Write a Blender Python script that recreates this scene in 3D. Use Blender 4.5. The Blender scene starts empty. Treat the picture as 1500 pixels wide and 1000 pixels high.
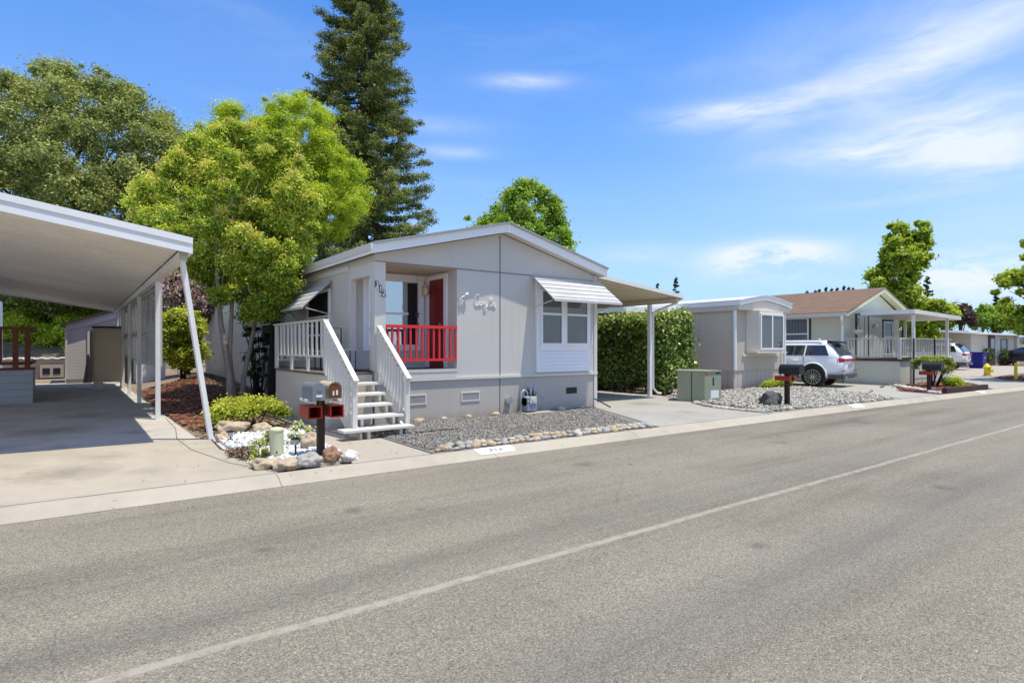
import bpy, math, random
import numpy as np
from mathutils import Vector, Matrix, noise as mnoise
rnd = random.Random(11)
rng = np.random.default_rng(11)
S = bpy.context.scene
COL = S.collection
PI = math.pi

# ------------------------------------------------------------------ camera
F, CH = 861.0, 1.62
YAW = math.atan2(640, 861)
sA, cA = math.sin(YAW), math.cos(YAW)
def at(px, depth):                       # a point 'depth' metres ahead, in the direction of a photo column
    r = (px-750)/F*depth
    return (depth*sA+r*cA, depth*cA-r*sA)
def hz(py, depth): return CH+(508-py)/F*depth
def atY(px, py, Y):
    r = (px-750)/F; t = Y/(cA-r*sA)
    return ((sA+r*cA)*t, Y, CH+(508-py)/F*t)
cam = bpy.data.cameras.new('camera')
cam.sensor_width = 36; cam.lens = F/1500*36; cam.shift_y = 8/1500; cam.clip_end = 3000; cam.clip_start = .05
co = bpy.data.objects.new('camera', cam); COL.objects.link(co)
co.location = (0, 0, CH); co.rotation_euler = (PI/2, 0, -YAW); S.camera = co

# ------------------------------------------------------------------ terrain functions
def curbY(x):
    x = max(x, 0)
    return 7.07-.00105*x*x if x < 50 else 7.07-.00105*2500-.105*(x-50)
def sst(a, b, v):
    t = min(1, max(0, (v-a)/(b-a))); return t*t*(3-2*t)
def lotz(x, y):
    z = .1
    z += .4*sst(13, 27, y)*sst(2.0, 3.2, x)*(1-sst(9, 12, x))
    z += 11*sst(38, 85, y)*(1-sst(14, 34, x))
    return z

# ------------------------------------------------------------------ node helper
class N:
    def __init__(s, tree): s.t = tree; s.n = tree.nodes; s.l = tree.links
    def new(s, typ, ins=None, **kw):
        n = s.n.new(typ)
        for k, v in kw.items(): setattr(n, k, v)
        for k, v in (ins or {}).items():
            if isinstance(v, bpy.types.NodeSocket): s.l.new(v, n.inputs[k])
            else: n.inputs[k].default_value = v
        return n
    def m(s, op, a, b=0.0, c=None, clamp=False):
        ins = {0: a, 1: b}
        if c is not None: ins[2] = c
        n = s.new('ShaderNodeMath', ins, operation=op); n.use_clamp = clamp
        return n.outputs[0]
    def mix(s, f, a, b, blend='MIX'):
        n = s.new('ShaderNodeMix', data_type='RGBA', blend_type=blend)
        for i, v in ((0, f), (6, a), (7, b)):
            if isinstance(v, bpy.types.NodeSocket): s.l.new(v, n.inputs[i])
            else: n.inputs[i].default_value = v if i == 0 else tuple(v)+(1,)*(4-len(v))
        return n.outputs[2]
    def noise(s, vec, scale, detail=3, rough=.55, out=0):
        return s.new('ShaderNodeTexNoise', {'Vector': vec, 'Scale': scale, 'Detail': detail, 'Roughness': rough}).outputs[out]
    def ramp(s, f, stops):
        n = s.new('ShaderNodeValToRGB', {0: f}); e = n.color_ramp.elements
        while len(e) < len(stops): e.new(.5)
        for q, (p, c) in zip(e, stops):
            q.position = p; q.color = tuple(c)+(1,) if hasattr(c, '__len__') else (c, c, c, 1)
        return n.outputs[0]
def mat0(name):
    m = bpy.data.materials.new(name); m.use_nodes = True
    t = m.node_tree; b = t.nodes['Principled BSDF']
    return m, N(t), b
def pm(name, col, rough=.6, var=.12, scale=3.0, bump=0.0, bscale=60, metal=0.0, dirt=.12, groove=None, fine=0.0, fscale=150, spec=.4, lap=None, bdist=.006):
    m, k, b = mat0(name)
    tc = k.new('ShaderNodeTexCoord').outputs['Object']
    n1 = k.noise(tc, scale, 4); n2 = k.noise(tc, scale*.23+.2, 3)
    f = k.m('ADD', k.m('MULTIPLY', k.m('SUBTRACT', n1, .5), var*2.2), k.m('MULTIPLY', k.m('SUBTRACT', n2, .5), dirt*2.2))
    h = None
    if fine:
        n3 = k.noise(tc, fscale, 2, .7); f = k.m('ADD', f, k.m('MULTIPLY', k.m('SUBTRACT', n3, .5), fine*2.5))
    f = k.m('ADD', f, 1.0)
    if groove:
        ax, sp, w, dark = groove
        sep = k.new('ShaderNodeSeparateXYZ', {0: tc})
        c = k.m('ADD', sep.outputs[0], sep.outputs[1]) if ax == 'XY' else sep.outputs['XYZ'.index(ax)]
        fr = k.m('FRACT', k.m('MULTIPLY', c, 1/sp))
        g = k.m('LESS_THAN', fr, w)
        f = k.m('MULTIPLY', f, k.m('SUBTRACT', 1.0, k.m('MULTIPLY', g, dark)))
        h = k.m('MULTIPLY', g, -1.0)
    if lap:
        sep = k.new('ShaderNodeSeparateXYZ', {0: tc}); fr = k.m('FRACT', k.m('MULTIPLY', sep.outputs[2], 1/lap))
        g = k.m('GREATER_THAN', fr, .91)
        f = k.m('MULTIPLY', f, k.m('SUBTRACT', 1.0, k.m('MULTIPLY', g, .32)))
    cc = k.new('ShaderNodeVectorMath', {0: tuple(col), 'Scale': f}, operation='SCALE').outputs[0]
    k.l.new(cc, b.inputs['Base Color'])
    b.inputs['Roughness'].default_value = rough; b.inputs['Metallic'].default_value = metal
    b.inputs['Specular IOR Level'].default_value = spec
    rr = k.m('ADD', k.m('MULTIPLY', k.m('SUBTRACT', n1, .5), .25), rough); k.l.new(rr, b.inputs['Roughness'])
    if bump or h is not None:
        hh = k.noise(tc, bscale, 3)
        if h is not None: hh = k.m('ADD', k.m('MULTIPLY', hh, .3), h)
        bn = k.new('ShaderNodeBump', {'Height': hh, 'Strength': max(bump, .3), 'Distance': bdist})
        k.l.new(bn.outputs[0], b.inputs['Normal'])
    return m
def splash(m, z0=.12, z1=.42, amt=.35, col=(.30,.24,.17)):
    k = N(m.node_tree); b = k.n['Principled BSDF']; l = b.inputs['Base Color'].links[0]; src = l.from_socket
    geo = k.new('ShaderNodeNewGeometry').outputs['Position']; z = k.new('ShaderNodeSeparateXYZ', {0: geo}).outputs[2]
    e = k.m('SUBTRACT', 1.0, k.m('DIVIDE', k.m('SUBTRACT', z, z0), z1-z0), clamp=True)
    n = k.noise(geo, 6, 5, .65); f = k.m('MULTIPLY', k.m('MULTIPLY', k.m('POWER', e, 1.6), amt), k.ramp(n, [(.3,.3),(.65,1.2)]))
    c = k.mix(f, src, col)
    st_ = k.noise(k.new('ShaderNodeMapping', {0: geo, 'Scale': (9, 9, .5)}).outputs[0], 1.0, 4, .6)   # faint vertical rain streaks
    c = k.mix(k.ramp(st_, [(.55,0),(.75,.14)]), c, tuple(v*1.1 for v in col)); k.l.new(c, b.inputs['Base Color'])
def attr_mat(name, stops, rough=.7, bump=.0, trans=0.0, spec=.35):
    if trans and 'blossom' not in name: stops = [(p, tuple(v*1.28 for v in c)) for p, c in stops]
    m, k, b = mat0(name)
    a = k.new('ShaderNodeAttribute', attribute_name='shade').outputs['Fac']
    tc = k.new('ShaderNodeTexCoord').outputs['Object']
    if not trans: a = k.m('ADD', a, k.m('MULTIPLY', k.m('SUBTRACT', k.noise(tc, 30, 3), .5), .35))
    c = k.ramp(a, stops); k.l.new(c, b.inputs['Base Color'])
    b.inputs['Roughness'].default_value = rough; b.inputs['Specular IOR Level'].default_value = spec
    if bump:
        bn = k.new('ShaderNodeBump', {'Height': k.noise(tc, 45, 4), 'Strength': bump, 'Distance': .02})
        k.l.new(bn.outputs[0], b.inputs['Normal'])
    if trans:
        c2 = k.mix(1.0, c, (1.25, 1.15, .45), 'MULTIPLY')
        tr = k.new('ShaderNodeBsdfTranslucent', {'Color': c2})
        mx = k.new('ShaderNodeMixShader', {0: trans, 1: b.outputs[0], 2: tr.outputs[0]})
        k.l.new(mx.outputs[0], k.n['Material Output'].inputs[0])
    return m
def glass(name, base, refl, rough=.03, stripes=None):
    m, k, b = mat0(name)
    tc = k.new('ShaderNodeTexCoord').outputs['Object']
    n = k.noise(tc, 1.3, 2)
    c = k.mix(n, tuple(v*.55 for v in base), tuple(v*1.45 for v in base))
    if stripes:
        sep = k.new('ShaderNodeSeparateXYZ', {0: tc}); w = k.m('SINE', k.m('MULTIPLY', k.m('ADD', sep.outputs[0], sep.outputs[1]), stripes))
        c = k.mix(k.m('MULTIPLY', k.m('ADD', w, 1.0), .3), c, tuple(v*2.2+.01 for v in base))
    d = k.new('ShaderNodeBsdfDiffuse', {'Color': c}); g = k.new('ShaderNodeBsdfGlossy', {'Color': (.9, .95, 1, 1), 'Roughness': rough})
    bn = k.new('ShaderNodeBump', {'Height': k.noise(tc, 2.5, 2), 'Strength': .12, 'Distance': .02}); k.l.new(bn.outputs[0], g.inputs['Normal'])
    fr = k.new('ShaderNodeFresnel', {'IOR': 1.5}).outputs[0]
    f = k.m('ADD', k.m('MULTIPLY', fr, .9), refl, clamp=True)
    mx = k.new('ShaderNodeMixShader', {0: f, 1: d.outputs[0], 2: g.outputs[0]})
    k.l.new(mx.outputs[0], k.n['Material Output'].inputs[0])
    return m

# ------------------------------------------------------------------ mesh helper
OFF = {}
class MB:
    def __init__(s): s.v = []; s.f = []; s.mi = []
    def add(s, vs, fs, mi=0):
        o = len(s.v); s.v += [tuple(v) for v in vs]
        for f in fs: s.f.append([i+o for i in f]); s.mi.append(mi)
        return s
    def box(s, x0, y0, z0, x1, y1, z1, mi=0):
        x0, x1 = sorted((x0, x1)); y0, y1 = sorted((y0, y1)); z0, z1 = sorted((z0, z1))
        return s.add([(x0,y0,z0),(x1,y0,z0),(x1,y1,z0),(x0,y1,z0),(x0,y0,z1),(x1,y0,z1),(x1,y1,z1),(x0,y1,z1)],
              [(0,3,2,1),(4,5,6,7),(0,1,5,4),(1,2,6,5),(2,3,7,6),(3,0,4,7)], mi)
    def beam(s, p, q, w, h, up=(0,0,1), mi=0):
        p, q = Vector(p), Vector(q); d = (q-p).normalized(); u = Vector(up)
        if abs(d.dot(u)) > .99: u = Vector((1,0,0))
        a = d.cross(u).normalized()*w/2; b = a.cross(d).normalized()*h/2
        vs = [p-a-b, p+a-b, p+a+b, p-a+b, q-a-b, q+a-b, q+a+b, q-a+b]
        return s.add(vs, [(0,3,2,1),(4,5,6,7),(0,1,5,4),(1,2,6,5),(2,3,7,6),(3,0,4,7)], mi)
    def prism(s, prof, axis, a0, a1, mi=0):     # prof in the two other axes, in order
        def P(u, v, a): return {'X': (a,u,v), 'Y': (u,a,v), 'Z': (u,v,a)}[axis]
        n = len(prof)
        vs = [P(u, v, a0) for u, v in prof]+[P(u, v, a1) for u, v in prof]
        fs = [list(range(n)), list(range(2*n-1, n-1, -1))]+[(i, (i+1) % n, n+(i+1) % n, n+i) for i in range(n)]
        return s.add(vs, fs, mi)
    def tube(s, pts, r, n=8, mi=0, cap=True):
        pts = [Vector(p) for p in pts]; k = len(pts)
        rs = list(r) if hasattr(r, '__len__') else [r]*k
        vs, fs = [], []; prev = None
        for i, p in enumerate(pts):
            d = (pts[min(i+1, k-1)]-pts[max(i-1, 0)]).normalized()
            a = (prev-d*prev.dot(d)) if prev else d.cross(Vector((0,0,1)) if abs(d.z) < .9 else Vector((1,0,0)))
            a = a.normalized(); prev = a; b = d.cross(a)
            for j in range(n):
                t = 2*PI*j/n; vs.append(p+(a*math.cos(t)+b*math.sin(t))*rs[i])
        for i in range(k-1):
            for j in range(n): fs.append((i*n+j, i*n+(j+1) % n, (i+1)*n+(j+1) % n, (i+1)*n+j))
        if cap: fs += [list(range(n-1, -1, -1)), list(range((k-1)*n, k*n))]
        return s.add(vs, fs, mi)
    def lathe(s, prof, c, n=16, mi=0):
        vs, fs = [], []
        for r, z in prof:
            for j in range(n): t = 2*PI*j/n; vs.append((c[0]+r*math.cos(t), c[1]+r*math.sin(t), c[2]+z))
        for i in range(len(prof)-1):
            for j in range(n): fs.append((i*n+j, i*n+(j+1) % n, (i+1)*n+(j+1) % n, (i+1)*n+j))
        fs += [list(range(n-1, -1, -1)), list(range((len(prof)-1)*n, len(prof)*n))]
        return s.add(vs, fs, mi)
    def build(s, name, mat, parent=None, origin=None, local=False, smooth=False, bevel=0.0, label=None):
        off = Vector((0,0,0))
        if not local:
            if parent is not None: off = OFF.get(parent.name, Vector((0,0,0)))
            elif origin is not None: off = Vector(origin)
        me = bpy.data.meshes.new(name)
        me.from_pydata([tuple(Vector(v)-off) for v in s.v], [], s.f)
        mats = mat if isinstance(mat, (list, tuple)) else [mat]
        for q in mats: me.materials.append(q)
        if len(mats) > 1: me.polygons.foreach_set('material_index', s.mi)
        if smooth: me.polygons.foreach_set('use_smooth', [True]*len(s.f))
        me.update()
        o = bpy.data.objects.new(name, me); COL.objects.link(o)
        if parent is not None: o.parent = parent; OFF[o.name] = off
        elif origin is not None: o.location = origin; OFF[o.name] = off
        else: OFF[o.name] = off
        if bevel:
            b = o.modifiers.new('bevel', 'BEVEL'); b.width = bevel; b.segments = 2; b.limit_method = 'ANGLE'
        if label: o['label'] = label
        return o
def tag(o, label=None, cat=None, group=None, kind=None):
    if label: o['label'] = label
    if cat: o['category'] = cat
    if group: o['group'] = group
    if kind: o['kind'] = kind
    return o
def thing(name, label, cat, loc=(0,0,0), rz=0, group=None):
    o = bpy.data.objects.new(name, None); COL.objects.link(o); o.empty_display_size = .2
    o.location = loc; o.rotation_euler = (0, 0, rz); OFF[o.name] = Vector(loc)
    return tag(o, label, cat, group)
def dup(root, loc, rz=0, label=None, group=None, scale=None):
    def cp(o, par):
        c = o.copy(); COL.objects.link(c)
        if par: c.parent = par
        for ch in [q for q in bpy.data.objects if q.parent == o]: cp(ch, c)
        return c
    r = cp(root, None); r.location = loc; r.rotation_euler = (0, 0, rz)
    if label: r['label'] = label
    if group: r['group'] = group
    if scale: r.scale = scale
    return r
def npmesh(name, V, Fc, shade, mat, parent=None, origin=None, smooth=False):
    off = np.array(OFF.get(parent.name, Vector((0,0,0))) if parent is not None else (origin or (0,0,0)), dtype=np.float64)
    V = (V-off).astype(np.float32); n, k = Fc.shape
    me = bpy.data.meshes.new(name)
    me.vertices.add(len(V)); me.vertices.foreach_set('co', V.ravel())
    me.loops.add(n*k); me.loops.foreach_set('vertex_index', Fc.ravel().astype(np.int32))
    me.polygons.add(n); me.polygons.foreach_set('loop_start', np.arange(0, n*k, k, dtype=np.int32))
    try: me.polygons.foreach_set('loop_total', np.full(n, k, dtype=np.int32))
    except Exception: pass
    me.update(calc_edges=True)
    if smooth: me.polygons.foreach_set('use_smooth', np.ones(n, dtype=bool))
    a = me.attributes.new('shade', 'FLOAT', 'FACE'); a.data.foreach_set('value', np.asarray(shade, dtype=np.float32))
    me.materials.append(mat); me.validate()
    o = bpy.data.objects.new(name, me); COL.objects.link(o)
    if parent is not None: o.parent = parent
    elif origin is not None: o.location = origin
    OFF[o.name] = Vector(off)
    return o
def text_mb(txt, size, depth=.004, bold=0.0):       # flat letters as mesh, in the XZ plane, facing -Y
    cu = bpy.data.curves.new('t', 'FONT'); cu.body = txt; cu.size = size; cu.extrude = depth; cu.offset = bold; cu.align_x = 'CENTER'; cu.resolution_u = 3
    o = bpy.data.objects.new('t', cu); COL.objects.link(o)
    dg = bpy.context.evaluated_depsgraph_get(); me = bpy.data.meshes.new_from_object(o.evaluated_get(dg))
    mb = MB(); mb.add([(v.co.x, -v.co.z, v.co.y) for v in me.vertices], [list(p.vertices) for p in me.polygons])
    bpy.data.objects.remove(o); bpy.data.curves.remove(cu); bpy.data.meshes.remove(me)
    return mb

# ------------------------------------------------------------------ materials
M = {}
M['white'] = pm('white_paint', (.86,.86,.85), .45, .04, 2, dirt=.06)
M['trimwhite'] = pm('window_trim_white', (.86,.86,.87), .4, .03, 2, dirt=.05)
M['lapwhite'] = pm('white_lap_siding', (.84,.85,.90), .45, .03, 3, dirt=.05, lap=.085)
M['stucco'] = pm('grey_painted_panel', (.61,.58,.535), .75, .03, 1.2, bump=.12, bscale=90, dirt=.07, fine=.02)
M['skirt'] = pm('grey_skirting_panel', (.49,.45,.40), .8, .04, 1.0, bump=.12, bscale=90, dirt=.1)
M['skirtshade'] = pm('side_skirting_shade_lift', (.66,.60,.52), .8, .04, 1.0, bump=.12, bscale=90, dirt=.1)  # skirting colour lightened and warmed to lift its shaded side
M['sidewall'] = pm('grooved_grey_siding', (.62,.575,.49), .75, .05, 1.2, dirt=.08, groove=('Y', .2, .05, .2))
M['trim'] = pm('light_grey_trim', (.66,.62,.57), .6, .04, 2, dirt=.06)
M['ceil'] = pm('porch_ceiling_paint', (.62,.52,.42), .7, .05, 2)
M['dark_ln'] = pm('dark_seam', (.16,.16,.17), .8, .1, 2)  # dark grey of the seams, joints, vent screens and step block
M['roofgrey'] = pm('grey_composition_roof', (.33,.35,.38), .9, .15, 9, bump=.3, bscale=80)
M['doorred'] = pm('deep_red_door_paint', (.22,.008,.012), .35, .06, 3)
M['red'] = pm('bright_red_paint', (.72,.03,.035), .4, .08, 5)
M['redplastic'] = pm('red_plastic', (.34,.022,.014), .4, .2, 6)
M['alum'] = pm('white_enamel_aluminium', (.80,.78,.75), .4, .05, 3, dirt=.1)
M['alumin'] = pm('cream_soffit_metal', (.66,.58,.45), .5, .06, 2, dirt=.12)
M['soffit'] = pm('grey_carport_soffit', (.90,.85,.77), .45, .06, 1.2, dirt=.2, groove=('Y', .224, .2, .42))  # dark stripes in the colour deepen the shading between the ribs
M['steps'] = pm('off_white_deck_paint', (.69,.66,.60), .6, .06, 6, dirt=.1)
M['deckfloor'] = pm('brown_deck_boards', (.13,.11,.10), .8, .2, 5, groove=('X', .14, .06, .5))
M['black'] = pm('black_metal', (.015,.015,.017), .45, .2, 4)
M['darkwood'] = pm('dark_brown_post', (.045,.022,.014), .75, .35, 9, bump=.4, bscale=30)
M['redwood'] = pm('red_stained_wood', (.17,.045,.02), .6, .25, 6, bump=.2, bscale=20)
M['timber'] = pm('old_timber', (.055,.035,.028), .9, .3, 6, bump=.4)
M['glassblue'] = glass('window_glass_sky', (.02,.03,.05), .50)
M['glassdark'] = glass('window_glass_dark', (.008,.008,.012), .015)
M['glassgrey'] = glass('window_glass_curtain', (.11,.105,.10), .05, stripes=0)
M['glassstripe'] = glass('window_glass_drapes', (.06,.07,.09), .08, stripes=45)
M['carglass'] = glass('car_glass', (.006,.008,.012), .06)
M['carglassblue'] = glass('car_rear_glass', (.01,.02,.06), .22)
M['screen'] = pm('dark_solar_screen', (.011,.009,.013), .7, .2, 3)
M['louvre'] = pm('grey_louvre_metal', (.52,.49,.46), .5, .06, 2, dirt=.12)
M['navy'] = pm('blue_grey_siding', (.44,.47,.50), .6, .04, 2, lap=.19)
M['paleblue'] = pm('pale_blue_lap_siding', (.62,.68,.8), .6, .04, 2, lap=.11)
M['tan'] = pm('tan_plastic', (.62,.51,.38), .6, .06, 2, dirt=.1)
M['shed'] = pm('grey_shed_siding', (.56,.51,.48), .7, .05, 2, lap=.14)
M['shedtrim'] = pm('shed_trim_lilac', (.58,.55,.56), .6, .05, 2)
M['awning'] = pm('weathered_awning_slats', (.58,.57,.55), .5, .08, 4, dirt=.15)
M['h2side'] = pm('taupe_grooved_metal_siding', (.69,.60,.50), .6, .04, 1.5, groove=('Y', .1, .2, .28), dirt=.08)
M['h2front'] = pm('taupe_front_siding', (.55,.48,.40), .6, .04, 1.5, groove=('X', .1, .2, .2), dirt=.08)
M['h2skirt'] = pm('taupe_skirting', (.55,.47,.41), .7, .05, 1.5, groove=('XY', .3, .07, .45), dirt=.1)
M['h2trim'] = pm('cream_trim', (.70,.64,.55), .5, .04, 2)
M['h3wall'] = pm('sage_grey_wall', (.60,.60,.49), .8, .05, 1.5, bump=.2, dirt=.08)
M['h3trim'] = pm('pale_green_trim', (.62,.64,.45), .6, .05, 2)
M['h3gable'] = pm('pale_gable_panel', (.62,.66,.58), .7, .05, 2)
M['h3brown'] = pm('dark_brown_casing', (.05,.04,.038), .6, .1, 2)
M['h3deck'] = pm('weathered_grey_rail', (.55,.53,.47), .7, .08, 4)
M['h4wall'] = pm('beige_far_wall', (.60,.56,.48), .8, .05, 1)
M['h4roof'] = pm('white_metal_roof', (.78,.8,.82), .4, .04, 1)
M['boxgreen'] = pm('utility_green_paint', (.30,.325,.225), .55, .08, 3, dirt=.15)
M['sticker'] = pm('white_sticker', (.8,.8,.78), .5, .02)
M['orange'] = pm('orange_sticker', (.65,.12,.03), .5, .05)
M['cream'] = pm('cream_plastic', (.62,.62,.40), .5, .05, 4, dirt=.1)
M['meter'] = pm('gas_meter_grey', (.26,.30,.36), .5, .1, 6)
M['pipe'] = pm('galvanised_pipe', (.5,.51,.52), .35, .12, 8, metal=.5)
M['mailgrey'] = pm('grey_mailbox_steel', (.24,.26,.29), .4, .12, 5, metal=.3)
M['mailtan'] = pm('weathered_tan_mailbox', (.50,.42,.32), .55, .25, 9)
M['rust'] = pm('rusted_interior', (.16,.055,.02), .8, .4, 14)
M['bark'] = pm('grey_bark', (.31,.265,.23), .9, .25, 12, bump=.8, bscale=35)
M['barkdark'] = pm('dark_bark', (.045,.035,.03), .95, .3, 10, bump=.8, bscale=30)
M['barkred'] = pm('redwood_bark', (.085,.045,.03), .95, .3, 9, bump=.8, bscale=25)
M['carwhite'] = pm('white_car_paint', (.86,.87,.88), .22, .01, 1, dirt=.02, spec=.6)
M['carblack'] = pm('black_car_paint', (.008,.009,.012), .2, .02, 1, spec=.6)
M['cladding'] = pm('grey_plastic_cladding', (.07,.07,.075), .6, .1, 5)
M['tyre'] = pm('tyre_rubber', (.012,.012,.012), .85, .2, 20)
M['rim'] = pm('machined_alloy', (.55,.56,.58), .28, .04, 3, metal=.8)
M['taillight'] = pm('red_lens', (.45,.008,.015), .15, .05, 3, spec=.8)
M['binblue'] = pm('blue_bin_plastic', (.004,.008,.20), .5, .08, 3)
M['yellow'] = pm('yellow_paint', (.75,.60,.03), .5, .1, 6)
M['star'] = pm('dark_red_star', (.2,.02,.02), .5, .2, 6)
M['lampglass'] = pm('cream_lamp_glass', (.75,.62,.36), .3, .05, 4)
M['brass'] = pm('brass', (.6,.42,.16), .3, .05, 4, metal=.8)
M['chipmark'] = pm('faded_number_paint', (.35,.37,.42), .7, .2, 20)
M['markwhite'] = pm('white_kerb_paint', (.80,.80,.80), .7, .05, 10)
M['beigeblock'] = pm('beige_retaining_block', (.45,.38,.30), .9, .12, 3, bump=.4)
M['foliage_oak'] = attr_mat('oak_foliage', [(0,(.05,.07,.025)),(.45,(.165,.205,.06)),(1,(.37,.40,.13))], .65, trans=.25)
M['foliage_lime'] = attr_mat('lime_foliage', [(0,(.08,.15,.012)),(.5,(.28,.385,.026)),(1,(.48,.56,.055))], .6, trans=.4)
M['foliage_t1'] = attr_mat('privet_foliage', [(0,(.05,.10,.015)),(.4,(.19,.29,.028)),(.8,(.38,.46,.055)),(1,(.60,.56,.12))], .5, trans=.35)
M['foliage_redwood'] = attr_mat('redwood_foliage', [(0,(.026,.046,.016)),(.5,(.105,.145,.035)),(1,(.33,.34,.08))], .7, trans=.18)
M['foliage_back'] = attr_mat('bright_green_foliage', [(0,(.06,.12,.016)),(.5,(.17,.29,.03)),(1,(.32,.44,.06))], .6, trans=.35)
M['foliage_hedge'] = attr_mat('glossy_hedge_foliage', [(0,(.03,.055,.014)),(.5,(.12,.19,.034)),(.88,(.24,.32,.06)),(1,(.34,.36,.09))], .35, trans=.22, spec=.6)
M['foliage_shrub'] = attr_mat('yellow_green_shrub', [(0,(.07,.11,.014)),(.5,(.25,.32,.03)),(1,(.52,.53,.08))], .5, trans=.35)
M['foliage_maple'] = attr_mat('maple_foliage', [(0,(.05,.10,.014)),(.5,(.20,.30,.03)),(1,(.40,.48,.06))], .6, trans=.4)
M['foliage_conifer'] = attr_mat('distant_conifer_foliage', [(0,(.025,.05,.035)),(1,(.07,.11,.06))], .8, trans=.1)
M['foliage_purple'] = attr_mat('purple_leaf_foliage', [(0,(.04,.035,.03)),(1,(.13,.08,.08))], .7, trans=.2)
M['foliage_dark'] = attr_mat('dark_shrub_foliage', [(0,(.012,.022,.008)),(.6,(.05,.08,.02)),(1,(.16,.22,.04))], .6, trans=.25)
M['foliage_topiary'] = attr_mat('olive_topiary_foliage', [(0,(.05,.08,.018)),(.6,(.18,.22,.045)),(1,(.36,.38,.08))], .6, trans=.2)
M['flower_pink'] = attr_mat('pink_blossom', [(0,(.25,.12,.16)),(1,(.75,.48,.58))], .7, trans=.3)
M['flower_white'] = attr_mat('white_blossom', [(0,(.6,.6,.56)),(1,(.85,.85,.82))], .7, trans=.3)
M['flower_yellow'] = attr_mat('creamy_yellow_blossom', [(0,(.42,.42,.07)),(1,(.75,.68,.20))], .7, trans=.3)
M['gravel'] = attr_mat('grey_crushed_gravel', [(0,(.10,.092,.08)),(.5,(.27,.25,.22)),(1,(.47,.44,.39))], .9, bump=.5)
M['rockwhite'] = attr_mat('white_landscape_rock', [(0,(.34,.33,.32)),(.3,(.60,.60,.60)),(1,(.86,.86,.84))], .8, bump=.4)
M['riverrock'] = attr_mat('pale_river_rock', [(0,(.10,.095,.08)),(.45,(.33,.31,.265)),(1,(.62,.58,.51))], .8, bump=.4)
M['mulch'] = attr_mat('red_bark_mulch', [(0,(.08,.03,.02)),(.5,(.24,.09,.055)),(1,(.42,.22,.14))], .9)
M['litter'] = attr_mat('brown_leaf_litter', [(0,(.05,.035,.025)),(.6,(.16,.10,.06)),(1,(.36,.25,.15))], .9)
for nm, c in dict(cob_tan=(.46,.36,.24), cob_grey=(.33,.34,.32), cob_pale=(.52,.48,.40), cob_orange=(.42,.32,.22), cob_white=(.6,.58,.52), b_red=(.29,.17,.105), b_grey=(.36,.34,.30), b_tan=(.45,.36,.25), b_dark=(.09,.09,.09)).items():
    M[nm] = pm(nm, c, .8, .28, 9, bump=.9, bscale=16, dirt=.3, fine=.22, fscale=45, bdist=.03)

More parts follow.
